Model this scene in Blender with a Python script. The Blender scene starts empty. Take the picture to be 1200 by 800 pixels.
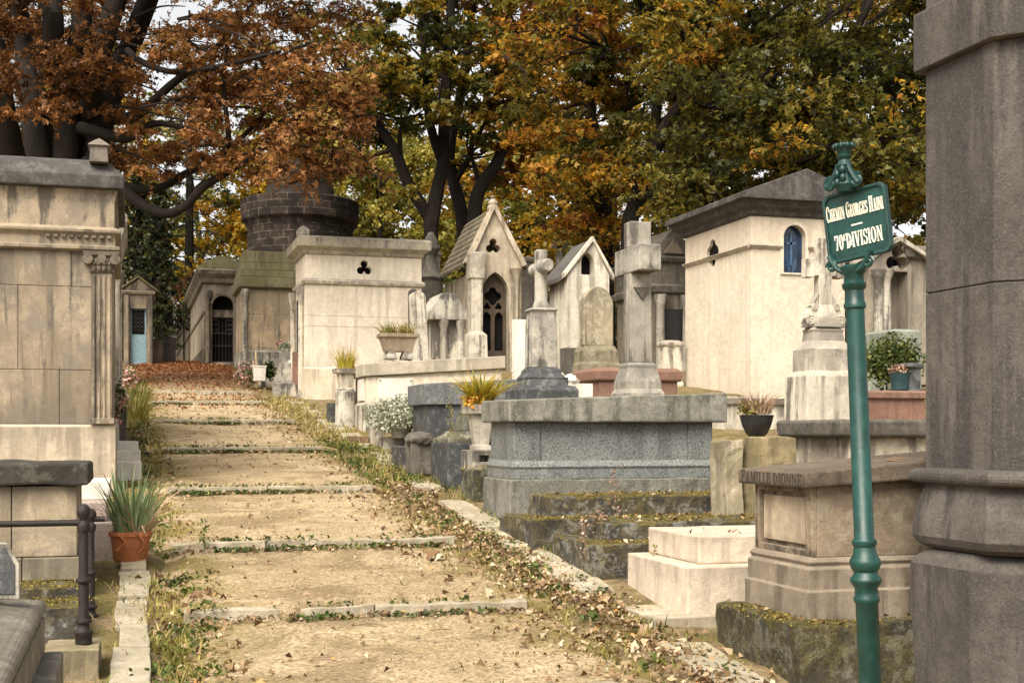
import bpy, bmesh, math, random
import numpy as np
from mathutils import Vector, Matrix, noise as mnoise
random.seed(7); RNG = np.random.default_rng(7)
scene = bpy.context.scene
COL = scene.collection
# ---------------------------------------------------------------- place
# The world runs along the path: +Y is uphill, +X is to the right of it.
F = 1530.0; HZ = 508.0; EYE = 1.9; A = math.atan(450.0 / F)
CA, SA = math.cos(A), math.sin(A)
def ratio(px):
    u = (px - 600) / F
    return (SA + u * CA) / (CA - u * SA)
def PX(px, Y): return ratio(px) * Y
def PY(px, X): return X / ratio(px)
def dep(X, Y): return X * SA + Y * CA
def PZ(py, X, Y): return EYE + (HZ - py) / F * dep(X, Y)
def at(px, py, d):
    u = (px - 600) / F
    return Vector(((SA + u * CA) * d, (CA - u * SA) * d, EYE + (HZ - py) / F * d))
def sm(x, a, b):
    t = min(1, max(0, (x - a) / (b - a))); return t * t * (3 - 2 * t)
def gz(x, y):
    z = 0.1 * y if y < 40 else 4.0 + 0.02 * (y - 40)
    return z + 0.6 * sm(x, 5.0, 6.3) * sm(y, 4, 9)
STEPS = [1.6, 4.1, 6.15, 8.0, 10.27, 13.3, 16.9, 20.8, 24.6, 27.4, 30.9, 33.8, 36.6]
PL, PR = 0.16, 2.66

# ---------------------------------------------------------------- materials
def newmat(name):
    m = bpy.data.materials.new(name); m.use_nodes = True
    nt = m.node_tree; nt.nodes.clear()
    return m, nt
class N:
    def __init__(s, nt): s.nt = nt
    def node(s, t, **kw):
        n = s.nt.nodes.new(t)
        for k, v in kw.items():
            if k.startswith('i_'):
                n.inputs[k[2:].replace('_', ' ')].default_value = v
            else: setattr(n, k, v)
        return n
    def link(s, a, b): s.nt.links.new(a, b)
    def math(s, op, a, b=None, clamp=False):
        n = s.nt.nodes.new('ShaderNodeMath'); n.operation = op; n.use_clamp = clamp
        for i, v in enumerate((a, b)):
            if v is None: continue
            if isinstance(v, (int, float)): n.inputs[i].default_value = v
            else: s.link(v, n.inputs[i])
        return n.outputs[0]
    def mix(s, f, a, b, mode='MIX'):
        n = s.nt.nodes.new('ShaderNodeMix'); n.data_type = 'RGBA'; n.blend_type = mode
        for sock, v in ((n.inputs[0], f), (n.inputs[6], a), (n.inputs[7], b)):
            if isinstance(v, (int, float)): sock.default_value = v
            elif isinstance(v, tuple): sock.default_value = (*v[:3], 1)
            else: s.link(v, sock)
        return n.outputs[2]
    def noise(s, vec, scale, detail=6, rough=.6, dist=0):
        n = s.nt.nodes.new('ShaderNodeTexNoise'); n.inputs['Scale'].default_value = scale
        n.inputs['Detail'].default_value = detail; n.inputs['Roughness'].default_value = rough
        n.inputs['Distortion'].default_value = dist
        s.link(vec, n.inputs['Vector']); return n.outputs['Fac']
    def ramp(s, fac, lo, hi, a=0.0, b=1.0):
        n = s.nt.nodes.new('ShaderNodeMapRange'); n.interpolation_type = 'SMOOTHSTEP'
        n.inputs[1].default_value = lo; n.inputs[2].default_value = hi
        n.inputs[3].default_value = a; n.inputs[4].default_value = b
        s.link(fac, n.inputs[0]); return n.outputs[0]
    def vmul(s, vec, v):
        n = s.nt.nodes.new('ShaderNodeVectorMath'); n.operation = 'MULTIPLY'
        s.link(vec, n.inputs[0]); n.inputs[1].default_value = v; return n.outputs[0]
    def coords(s, per_object=True):
        tc = s.node('ShaderNodeTexCoord')
        if not per_object: return tc.outputs['Object']
        oi = s.node('ShaderNodeObjectInfo')
        m = s.math('MULTIPLY', oi.outputs['Random'], 53.0)
        n = s.nt.nodes.new('ShaderNodeVectorMath'); n.operation = 'ADD'
        s.link(tc.outputs['Object'], n.inputs[0]); s.link(m, n.inputs[1]); return n.outputs[0]
    def out(s, color, rough=.85, height=None, bump=.3, dist=.02, spec=.25, metallic=0):
        b = s.node('ShaderNodeBsdfPrincipled'); o = s.node('ShaderNodeOutputMaterial')
        if isinstance(color, tuple): b.inputs['Base Color'].default_value = (*color, 1)
        else: s.link(color, b.inputs['Base Color'])
        if isinstance(rough, (int, float)): b.inputs['Roughness'].default_value = rough
        else: s.link(rough, b.inputs['Roughness'])
        b.inputs['Specular IOR Level'].default_value = spec; b.inputs['Metallic'].default_value = metallic
        if height is not None:
            bp = s.node('ShaderNodeBump'); bp.inputs['Strength'].default_value = bump; bp.inputs['Distance'].default_value = dist
            s.link(height, bp.inputs['Height']); s.link(bp.outputs[0], b.inputs['Normal'])
        s.link(b.outputs[0], o.inputs[0])
def sc(c, k): return tuple(min(1, v * k) for v in c)
def stone(name, base, var=.3, stain=.5, stain_col=(.055, .045, .036), moss=0.0, moss_col=(.11, .10, .022), speck=0.0, speck_scale=120,
          lichen=0.0, lichen_col=(.42, .40, .31), moss_side=.55, blotch=1.0, rough=.88, bump=.35, top=0.0, spec=.2):
    m, nt = newmat(name); n = N(nt); v0 = n.coords()
    vr = nt.nodes.new('ShaderNodeVectorRotate'); vr.rotation_type = 'EULER_XYZ'; vr.inputs['Rotation'].default_value = (.63, .41, .87); n.link(v0, vr.inputs['Vector']); v = vr.outputs[0]
    n1 = n.noise(v, 1.1, 7, .68); n2 = n.noise(v, 13, 8, .65); n3 = n.noise(v, 3.1, 9, .72, .4); fine = n.noise(v, 90, 4, .7)
    c = n.mix(n.ramp(n1, .3, .72), sc(base, 1 - var), sc(base, 1 + var * .5))
    c = n.mix(.75, c, n.mix(n.ramp(n2, .25, .75), (.72, .70, .67), (1.12, 1.1, 1.06)), 'MULTIPLY')
    c = n.mix(.6, c, n.mix(n.ramp(fine, .3, .7), (.75, .74, .72), (1.15, 1.14, 1.12)), 'MULTIPLY')
    geo = n.node('ShaderNodeNewGeometry'); sx = n.node('ShaderNodeSeparateXYZ'); n.link(geo.outputs['Normal'], sx.inputs[0]); nz = sx.outputs[2]
    side = n.ramp(n.math('ABSOLUTE', nz), .25, .6, 1.0, 0.0)
    if stain > 0:
        st = n.noise(n.vmul(v0, (6.5, 6.5, .55)), 1.0, 7, .62)
        gen = n.node('ShaderNodeTexCoord'); gs = n.node('ShaderNodeSeparateXYZ'); n.link(gen.outputs['Generated'], gs.inputs[0])
        ends = n.math('ADD', n.ramp(gs.outputs[2], .55, 1.0, 0, .09), n.ramp(gs.outputs[2], .22, .0, 0, .07))
        rag = n.math('MULTIPLY', n.math('SUBTRACT', n2, .5), .22)
        s1 = n.math('ADD', n.math('ADD', st, ends), rag)
        f = n.math('MULTIPLY', n.ramp(s1, .50, .62), n.math('MULTIPLY', n.ramp(n1, .38, .56, .35, 1.0), side))
        s2 = n.math('ADD', n.math('ADD', n3, n.math('MULTIPLY', ends, .7)), rag)
        f2 = n.math('MULTIPLY', n.ramp(s2, .50 + .10 * (1 - blotch), .60 + .10 * (1 - blotch)), stain * .8 * blotch, True)
        c = n.mix(f2, c, sc(stain_col, 2.3))
        c = n.mix(n.math('MULTIPLY', f, min(1, stain * 1.1), True), c, stain_col)
    if top > 0:
        f = n.math('MULTIPLY', n.ramp(nz, .4, .9), n.math('MULTIPLY', n.ramp(n2, .2, .6, .5, 1.0), top), True)
        c = n.mix(f, c, sc(stain_col, 1.8))
    if speck > 0:
        sp = n.noise(v, speck_scale, 2, .6)
        c = n.mix(n.math('MULTIPLY', n.ramp(sp, .52, .62), speck, True), c, sc(base, .22))
        sp2 = n.noise(n.vmul(v, (1.3, 1.3, 1.3)), speck_scale * 1.2, 2, .6)
        c = n.mix(n.math('MULTIPLY', n.ramp(sp2, .56, .66), speck * .8, True), c, sc(base, 2.0))
    if lichen > 0:
        l = n.noise(v, 8.5, 10, .78); f = n.math('MULTIPLY', n.ramp(l, .50, .58), lichen, True); c = n.mix(f, c, lichen_col)
    h = n.math('ADD', n.math('MULTIPLY', n2, .7), n.math('MULTIPLY', fine, .35))
    if moss > 0:
        mn = n.noise(v, 5.0, 9, .75)
        f = n.math('MULTIPLY', n.ramp(mn, .40, .54), n.ramp(nz, -.3, .8, moss_side, 1.0)); f = n.math('MULTIPLY', f, moss, True)
        mc = n.mix(n.ramp(n.noise(v, 40, 4, .7), .3, .7), sc(moss_col, .45), sc(moss_col, 1.25))
        c = n.mix(f, c, mc); h = n.math('ADD', h, n.math('MULTIPLY', f, n.noise(v, 60, 4, .7)))
    n.out(c, rough, h, min(1, bump * 1.2), .022, spec); return m
def plain(name, col, rough=.6, var=.25, scale=14, bump=.15, metallic=0, spec=.4, wear=0, wear_col=(.2, .09, .04)):
    m, nt = newmat(name); n = N(nt); v = n.coords()
    f = n.noise(v, scale, 8, .65)
    c = n.mix(n.ramp(f, .3, .7), sc(col, 1 - var), sc(col, 1 + var))
    if wear: c = n.mix(n.math('MULTIPLY', n.ramp(n.noise(v, 22, 9, .75), .56, .66), wear, True), c, wear_col)
    n.out(c, n.ramp(f, .2, .8, max(0, rough - .15), min(1, rough + .15)), n.noise(v, 45, 5, .7), bump, .008, spec, metallic); return m
def leafmat(name, stops, trans=.4, jitter=.35):
    """stops: list of (pos, colour); each leaf carries a random number 'hue' along the ramp"""
    m, nt = newmat(name); n = N(nt)
    a = n.node('ShaderNodeAttribute', attribute_name='hue'); r = n.node('ShaderNodeValToRGB'); n.link(a.outputs['Fac'], r.inputs[0])
    els = r.color_ramp.elements
    while len(els) < len(stops): els.new(.5)
    for e, (p, c) in zip(els, stops): e.position = p; e.color = (*c, 1)
    tc = n.node('ShaderNodeTexCoord'); f = n.noise(tc.outputs['Object'], 3.0, 4, .6)
    c = n.mix(jitter, r.outputs[0], n.mix(n.ramp(f, .3, .7), (.45, .45, .45), (1.5, 1.45, 1.3)), 'MULTIPLY')
    d = n.node('ShaderNodeBsdfDiffuse'); t = n.node('ShaderNodeBsdfTranslucent'); g = n.node('ShaderNodeBsdfGlossy'); g.inputs['Roughness'].default_value = .45
    n.link(c, d.inputs[0]); n.link(n.mix(1.0, c, (1.0, .95, .6), 'MULTIPLY'), t.inputs[0])
    mx = n.node('ShaderNodeMixShader'); mx.inputs[0].default_value = trans; n.link(d.outputs[0], mx.inputs[1]); n.link(t.outputs[0], mx.inputs[2])
    m2 = n.node('ShaderNodeMixShader'); m2.inputs[0].default_value = .012; n.link(mx.outputs[0], m2.inputs[1]); n.link(g.outputs[0], m2.inputs[2])
    o = n.node('ShaderNodeOutputMaterial'); n.link(m2.outputs[0], o.inputs[0]); return m

LIME = stone('warm_limestone', (.34, .28, .205), .38, .85, (.08, .068, .055))
LIME_DARK = stone('sooty_limestone', (.18, .148, .11), .4, .75, (.035, .03, .025), lichen=.15)
PALE = stone('pale_limestone', (.68, .62, .515), .17, .32, (.24, .19, .14))
PALE_W = stone('weathered_pale_stone', (.60, .55, .46), .3, .85, (.11, .095, .08), top=.5)
GREY = stone('grey_weathered_stone', (.44, .41, .355), .35, .85, (.065, .06, .052), lichen=.25, top=.5)
GREY_DARK = stone('blackened_stone', (.13, .118, .10), .4, .6, (.03, .027, .024), lichen=.25, lichen_col=(.24, .22, .18))
ROOF = stone('grey_roof_stone', (.075, .071, .068), .45, .6, (.032, .029, .027), lichen=.3, lichen_col=(.19, .18, .16))
ROOF_MOSS = stone('mossy_roof_stone', (.20, .185, .125), .4, .7, (.05, .045, .032), moss=.75, moss_col=(.16, .14, .045))
SLATE = stone('slate', (.115, .11, .105), .35, .3, (.04, .04, .04), lichen=.3, lichen_col=(.2, .19, .15))
GRANITE = stone('blue_grey_granite', (.18, .193, .188), .25, .55, (.06, .06, .055), speck=.75, speck_scale=55, rough=.6, bump=.12, spec=.4)
GRANITE_B = stone('brown_grey_granite', (.215, .212, .187), .3, .7, (.055, .052, .045), speck=.6, speck_scale=90, lichen=.2, bump=.25, moss=.15)
BLACK = stone('black_granite', (.06, .063, .066), .3, .3, (.02, .02, .02), speck=.5, speck_scale=80, lichen=.35, lichen_col=(.22, .225, .22), rough=.55, spec=.4, bump=.2)
MOSSY = stone('mossy_black_stone', moss_side=.22, base=(.075, .072, .066), var=.5, stain=.6, stain_col=(.02, .018, .016), moss=.75, moss_col=(.17, .13, .028), lichen=.55, lichen_col=(.30, .29, .26), bump=.8)
_UNUSED = None #, .5, .6, (.022, .02, .018), moss=.55, moss_col=(.16, .125, .028), lichen=.45, lichen_col=(.26, .25, .22), bump=.8)
CONC = stone('pinkish_cast_stone', (.60, .52, .42), .14, .35, (.12, .09, .065))
PINK = stone('pink_granite', (.42, .35, .31), .2, .3, (.12, .1, .09), speck=.5, speck_scale=110, bump=.15)
RED = stone('red_granite', (.235, .135, .10), .25, .4, (.08, .05, .04), speck=.5, speck_scale=100, rough=.6, bump=.15)
MARBLE = stone('white_marble', (.72, .69, .63), .1, .25, (.25, .22, .18), bump=.12)
PILLAR = stone('dark_column_stone', (.112, .101, .092), .45, .8, (.045, .040, .038), blotch=.15, speck=.25, speck_scale=55, lichen=.10, lichen_col=(.19, .175, .155), bump=.5)
KERB = stone('kerb_stone', (.46, .41, .32), .28, .45, (.14, .11, .08), moss=.3, moss_col=(.16, .14, .045), lichen=.2, bump=.4)
FAM = stone('brown_sandstone', (.25, .20, .145), .45, .9, (.06, .045, .034), lichen=.2, bump=.5)
FAM_TOP = stone('brown_stone_cap', (.15, .118, .088), .4, .7, (.035, .028, .022), lichen=.2, lichen_col=(.26, .22, .16), bump=.6)
BRONZE = plain('engraved_dark', (.035, .028, .022), .8)
VOID = plain('painted_interior_shade', (.012, .011, .010), .9, .1, bump=0, spec=.05)  # near-black colour put in for the shade inside openings
IRON = plain('rusty_black_iron', (.020, .015, .013), .65, .5, 30, .5, .2, wear=.45, wear_col=(.06, .028, .017))
GATE = plain('dark_gate_iron', (.03, .028, .027), .5, .3, 20, .1, .4)
GREEN = plain('dark_green_paint', (.004, .040, .033), .42, .4, 9, .2, 0, .5, wear=.55, wear_col=(.020, .052, .040))
GREEN_D = plain('dull_green_paint', (.003, .032, .028), .5, .3, 14, .15, 0, .5, wear=.35, wear_col=(.05, .08, .06))
LETTER = plain('white_letter_paint', (.74, .69, .56), .5, .12, 60, .1)
TERRA = plain('terracotta', (.36, .13, .052), .8, .25, 9, .2, 0, .2, wear=.25, wear_col=(.5, .3, .18))
BLUE = plain('blue_grey_paint', (.22, .33, .38), .55, .15, 12, .1)
GLASS_B = plain('blue_stained_glass', (.012, .03, .07), .15, .5, 6, .1, 0, .6)
ZINC = plain('dull_zinc', (.30, .30, .27), .45, .2, 10, .1, .4)
BARK = stone('bark', (.022, .0165, .013), .45, .5, (.010, .008, .006), lichen=.0, lichen_col=(.10, .085, .06), bump=.9)
WOOD = plain('old_wood', (.16, .10, .06), .8, .3, 18, .3)

# ---------------------------------------------------------------- mesh helper
def rnd_label(): return None
def tag(o, label=None, cat=None, group=None, kind=None):
    if label: o['label'] = label
    if cat: o['category'] = cat
    if group: o['group'] = group
    if kind: o['kind'] = kind
    return o
def thing(name, label, cat, loc, group=None):
    o = bpy.data.objects.new(name, None); COL.objects.link(o); o.location = loc; o.empty_display_size = .2
    return tag(o, label, cat, group)
def root_loc(p):
    while p.parent: p = p.parent
    return Vector(p.location)
class M:
    def __init__(s): s.bm = bmesh.new()
    def v(s, *p): return s.bm.verts.new(p if len(p) == 3 else p[0])
    def face(s, vs, smooth=False):
        try: f = s.bm.faces.new(vs)
        except ValueError: return None
        f.smooth = smooth; return f
    def hexa(s, p):
        """p: 4 bottom points then 4 top points, each ring counter-clockwise from above"""
        q = [s.v(*x) for x in p]
        for f in ((3, 2, 1, 0), (4, 5, 6, 7), (0, 1, 5, 4), (1, 2, 6, 5), (2, 3, 7, 6), (3, 0, 4, 7)): s.face([q[i] for i in f])
        return s
    def box(s, x0, x1, y0, y1, z0, z1):
        return s.hexa([(x0, y0, z0), (x1, y0, z0), (x1, y1, z0), (x0, y1, z0), (x0, y0, z1), (x1, y0, z1), (x1, y1, z1), (x0, y1, z1)])
    def stack(s, x0, x1, y0, y1, prof):
        """rectangular mouldings: prof is a list of (z, outward offset) from the bottom up"""
        rings = [[s.v(x0 - o, y0 - o, z), s.v(x1 + o, y0 - o, z), s.v(x1 + o, y1 + o, z), s.v(x0 - o, y1 + o, z)] for z, o in prof]
        s.face(rings[0][::-1]); s.face(rings[-1])
        for a, b in zip(rings, rings[1:]):
            for i in range(4): s.face([a[i], a[(i + 1) % 4], b[(i + 1) % 4], b[i]])
        return s
    def prism(s, poly, lo, hi, axis='Y'):
        """poly: list of (a, z); axis 'Y' spans x,z and is pushed along y; axis 'X' spans y,z; axis 'Z' spans x,y"""
        def P(a, b, t): return (a, t, b) if axis == 'Y' else ((t, a, b) if axis == 'X' else (a, b, t))
        f = [s.v(*P(a, b, lo)) for a, b in poly]; g = [s.v(*P(a, b, hi)) for a, b in poly]
        s.face(f); s.face(g[::-1]); k = len(poly)
        for i in range(k): s.face([f[i], g[i], g[(i + 1) % k], f[(i + 1) % k]])
        return s
    def gable(s, x0, xc, x1, ze, zr, th, y0, y1, axis='Y'):
        """two roof slopes meeting at a ridge"""
        for a in (x0, x1):
            q = [(a, ze), (a, ze + th), (xc, zr + th), (xc, zr)]
            s.prism(q, y0, y1)
        return s
    def holed(s, outer, holes, lo, hi, axis='Y'):
        """a wall with real openings cut through it"""
        def P(a, b, t): return (a, t, b) if axis == 'Y' else (t, a, b)
        loops = []
        for t in (lo, hi):
            es = []; vs = []
            for poly in [outer] + holes:
                ring = [s.v(*P(a, b, t)) for a, b in poly]; vs.append(ring)
                es += [s.bm.edges.new((ring[i], ring[(i + 1) % len(ring)])) for i in range(len(ring))]
            bmesh.ops.triangle_fill(s.bm, use_beauty=True, use_dissolve=False, edges=es); loops.append(vs)
        for ra, rb in zip(*loops):
            k = len(ra)
            for i in range(k): s.face([ra[i], rb[i], rb[(i + 1) % k], ra[(i + 1) % k]])
        return s
    def lathe(s, cx, cy, prof, seg=20, rot=0):
        """prof: (radius, z) upwards"""
        rings = [[s.v(cx + r * math.cos(rot + 2 * math.pi * i / seg), cy + r * math.sin(rot + 2 * math.pi * i / seg), z) for i in range(seg)] for r, z in prof]
        s.face(rings[0][::-1]); s.face(rings[-1])
        for a, b in zip(rings, rings[1:]):
            for i in range(seg): s.face([a[i], a[(i + 1) % seg], b[(i + 1) % seg], b[i]], seg > 8)
        return s
    def tube(s, pts, radii, seg=8, flat=1.0):
        pts = [Vector(p) for p in pts]; rings = []; ref = Vector((0.3, 0.9, 0.2))
        if isinstance(radii, (int, float)): radii = [radii] * len(pts)
        for i, p in enumerate(pts):
            d = (pts[min(i + 1, len(pts) - 1)] - pts[max(i - 1, 0)]).normalized()
            if abs(d.dot(ref)) > .95: ref = Vector((1, 0, .1))
            a = d.cross(ref).normalized(); b = d.cross(a)
            rings.append([s.v(p + radii[i] * (math.cos(2 * math.pi * k / seg) * a + flat * math.sin(2 * math.pi * k / seg) * b)) for k in range(seg)])
        s.face(rings[0]); s.face(rings[-1][::-1])
        for r, q in zip(rings, rings[1:]):
            for k in range(seg): s.face([r[k], q[k], q[(k + 1) % seg], r[(k + 1) % seg]], True)
        return s
    def ball(s, c, r, sz=1.0, sub=2, jit=0, sy=1.0):
        g = bmesh.ops.create_icosphere(s.bm, subdivisions=sub, radius=1)
        for v in g['verts']:
            k = 1 + (jit * mnoise.noise(v.co * 2.3 + Vector(c)) if jit else 0)
            v.co = Vector((v.co.x * r * k, v.co.y * r * sy * k, v.co.z * r * sz * k)) + Vector(c)
            for f in v.link_faces: f.smooth = True
        return s
    def rough(s, size, amp, scale=3.0):
        """chips a block: cuts it finer and pushes the points about"""
        for _ in range(6):
            es = [e for e in s.bm.edges if e.calc_length() > size]
            if not es: break
            bmesh.ops.subdivide_edges(s.bm, edges=es, cuts=1, use_grid_fill=True)
            if len(s.bm.verts) > 15000: break
        for v in s.bm.verts:
            p = v.co
            v.co = p + amp * Vector((mnoise.noise(p * scale), mnoise.noise(p * scale + Vector((9, 3, 1))), mnoise.noise(p * scale + Vector((2, 7, 5))))) \
                   + amp * .5 * Vector((mnoise.noise(p * scale * 3.1), mnoise.noise(p * scale * 3.1 + Vector((4, 4, 1))), mnoise.noise(p * scale * 3.1 + Vector((7, 1, 8)))))
        return s
    def build(s, name, mat, parent=None, loc=None, bevel=.006, label=None, cat=None, group=None, kind=None, seg=2):
        bm = s.bm
        bmesh.ops.recalc_face_normals(bm, faces=bm.faces[:])
        for e in bm.edges:
            if len(e.link_faces) == 2 and e.calc_face_angle(0) > .75: e.smooth = False
        if parent is not None: off = root_loc(parent)
        elif loc is not None: off = Vector(loc)
        else:
            zs = [v.co.z for v in bm.verts]; xs = [v.co.x for v in bm.verts]; ys = [v.co.y for v in bm.verts]
            off = Vector(((min(xs) + max(xs)) / 2, (min(ys) + max(ys)) / 2, min(zs)))
        bmesh.ops.translate(bm, verts=bm.verts[:], vec=-off)
        me = bpy.data.meshes.new(name); bm.to_mesh(me); bm.free()
        me.materials.append(mat)
        o = bpy.data.objects.new(name, me); COL.objects.link(o)
        if parent is not None: o.parent = parent
        else: o.location = off
        if bevel:
            b = o.modifiers.new('edge_wear', 'BEVEL'); b.width = bevel; b.segments = seg; b.limit_method = 'ANGLE'; b.angle_limit = .6; b.use_clamp_overlap = True
        return tag(o, label, cat, group, kind)
# 2-D outlines
def arch(cx, z0, zs, w, pointed=0.0, n=8):
    """outline of an opening: sill z0, springing zs, width w; pointed > 0 gives a gothic arch"""
    h = w / 2; pts = [(cx - h, z0), (cx + h, z0)]
    R = h * (1 + pointed); cxr = cx + h - R; top = math.acos(max(-1, min(1, (R - h) / R)))
    for i in range(n + 1):
        a = top * i / n; pts.append((cxr + R * math.cos(a), zs + R * math.sin(a)))
    for i in range(n - 1, -1, -1):
        a = top * i / n; pts.append((2 * cx - (cxr + R * math.cos(a)), zs + R * math.sin(a)))
    return pts
def foil(cx, cz, c, r, lobes=3, n=36, rot=math.pi / 2):
    pts = []
    for i in range(n):
        t = 2 * math.pi * i / n; best = 0
        for k in range(lobes):
            ph = t - (rot + 2 * math.pi * k / lobes); q = r * r - (c * math.sin(ph)) ** 2
            if q >= 0: best = max(best, c * math.cos(ph) + math.sqrt(q))
        best = max(best, c * .55); pts.append((cx + best * math.cos(t), cz + best * math.sin(t)))
    return pts
def ashlar(m, x0, x1, z0, z1, y, rows, seed=0, axis='Y', thick=.06, cols=2):
    """a wall face laid in courses: separate blocks with open joints"""
    rr = random.Random(seed); g = .0025; z = z0
    for i, h in enumerate(rows):
        zt = z0 + (z1 - z0) * sum(rows[:i + 1]) / sum(rows)
        xs = [x0] + sorted(x0 + (x1 - x0) * ((k + 1 + (.5 if i % 2 else 0)) / (cols + .5) + rr.uniform(-.04, .04)) for k in range(cols)) + [x1]
        xs = [q for q in xs if x0 <= q <= x1]
        for a, b in zip(xs, xs[1:]):
            if b - a < .05: continue
            dy = rr.uniform(0, .003)
            if axis == 'Y': m.box(a + g, b - g, y + dy, y + thick, z + g, zt - g)
            else: m.box(y + dy, y + thick, a + g, b - g, z + g, zt - g)
        z = zt

# ---------------------------------------------------------------- leaves and blades (numpy)
def np_mesh(name, verts, faces_per, hue, mat, parent=None, loc=None, label=None, cat=None, group=None, kind=None):
    """verts (K*4,3) quads"""
    off = np.array(root_loc(parent) if parent is not None else (loc if loc is not None else (0, 0, 0)))
    verts = (verts - off).astype(np.float32); nq = len(verts) // 4
    me = bpy.data.meshes.new(name); me.vertices.add(len(verts)); me.vertices.foreach_set('co', verts.ravel())
    me.loops.add(nq * 4); me.loops.foreach_set('vertex_index', np.arange(nq * 4, dtype=np.int32))
    me.polygons.add(nq); me.polygons.foreach_set('loop_start', np.arange(0, nq * 4, 4, dtype=np.int32))
    me.update(calc_edges=True)
    at_ = me.attributes.new('hue', 'FLOAT', 'FACE'); at_.data.foreach_set('value', np.clip(np.repeat(hue, faces_per), 0, 1).astype(np.float32))
    me.materials.append(mat); o = bpy.data.objects.new(name, me); COL.objects.link(o)
    if parent is not None: o.parent = parent
    else: o.location = off
    return tag(o, label, cat, group, kind)
def nrm(a): return a / np.maximum(np.linalg.norm(a, axis=1, keepdims=True), 1e-9)
def leaf_quads(c, size, up=.6, lobes=1, wid=.33, fold=.10, flat=False):
    n = len(c); size = np.broadcast_to(np.asarray(size, float), (n,)).reshape(n, 1)
    nn = RNG.normal(size=(n, 3)); nn[:, 2] = np.abs(nn[:, 2]) * .6 + up; nn = nrm(nn)
    t = nrm(np.cross(nn, RNG.normal(size=(n, 3)))); b = np.cross(nn, t); out = []
    for k in range(lobes):
        ang = (k - (lobes - 1) / 2) * 1.0
        d = t * math.cos(ang) + b * math.sin(ang); e = np.cross(nn, d); L = size * (1.0 if k == (lobes - 1) / 2 else .8); base = c - t * size * .45
        q = np.stack([base, base + d * L * .5 + e * L * wid + nn * L * fold, base + d * L - nn * L * fold * .6, base + d * L * .5 - e * L * wid + nn * L * fold], 1)
        out.append(q)
    return np.stack(out, 1).reshape(-1, 3)
def blades(base, length, lean, width, bend=.6, segs=3):
    """grass-like blades from base points (n,3); lean = horizontal direction vectors (n,3)"""
    n = len(base); L = np.broadcast_to(np.asarray(length, float), (n,)).reshape(n, 1); W = np.broadcast_to(np.asarray(width, float), (n,)).reshape(n, 1)
    side = nrm(np.cross(lean + 1e-4, np.array([[0, 0, 1.0]])) + RNG.normal(size=(n, 3)) * .25); qs = []; prev = None
    for k in range(segs + 1):
        t = k / segs; p = base + np.array([[0, 0, 1.0]]) * L * (t - bend * .35 * t * t * np.linalg.norm(lean, axis=1, keepdims=True)) + lean * L * (t * .35 + bend * t * t * .65)
        w = W * (1 - t ** 1.6) * .5 + W * .03; cur = (p - side * w, p + side * w)
        if prev is not None: qs.append(np.stack([prev[0], prev[1], cur[1], cur[0]], 1))
        prev = cur
    return np.stack(qs, 1).reshape(-1, 3), segs
def tuft(n, x, y, z, r, spread=.5, rng=None):
    a = RNG.uniform(0, 2 * np.pi, n); rr = r * np.sqrt(RNG.uniform(0, 1, n))
    base = np.stack([x + rr * np.cos(a), y + rr * np.sin(a), np.full(n, z)], 1)
    lean = np.stack([np.cos(a), np.sin(a), np.zeros(n)], 1) * RNG.uniform(.1, 1, (n, 1)) * spread + RNG.normal(size=(n, 3)) * np.array([[.12, .12, 0]])
    return base, lean
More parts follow.
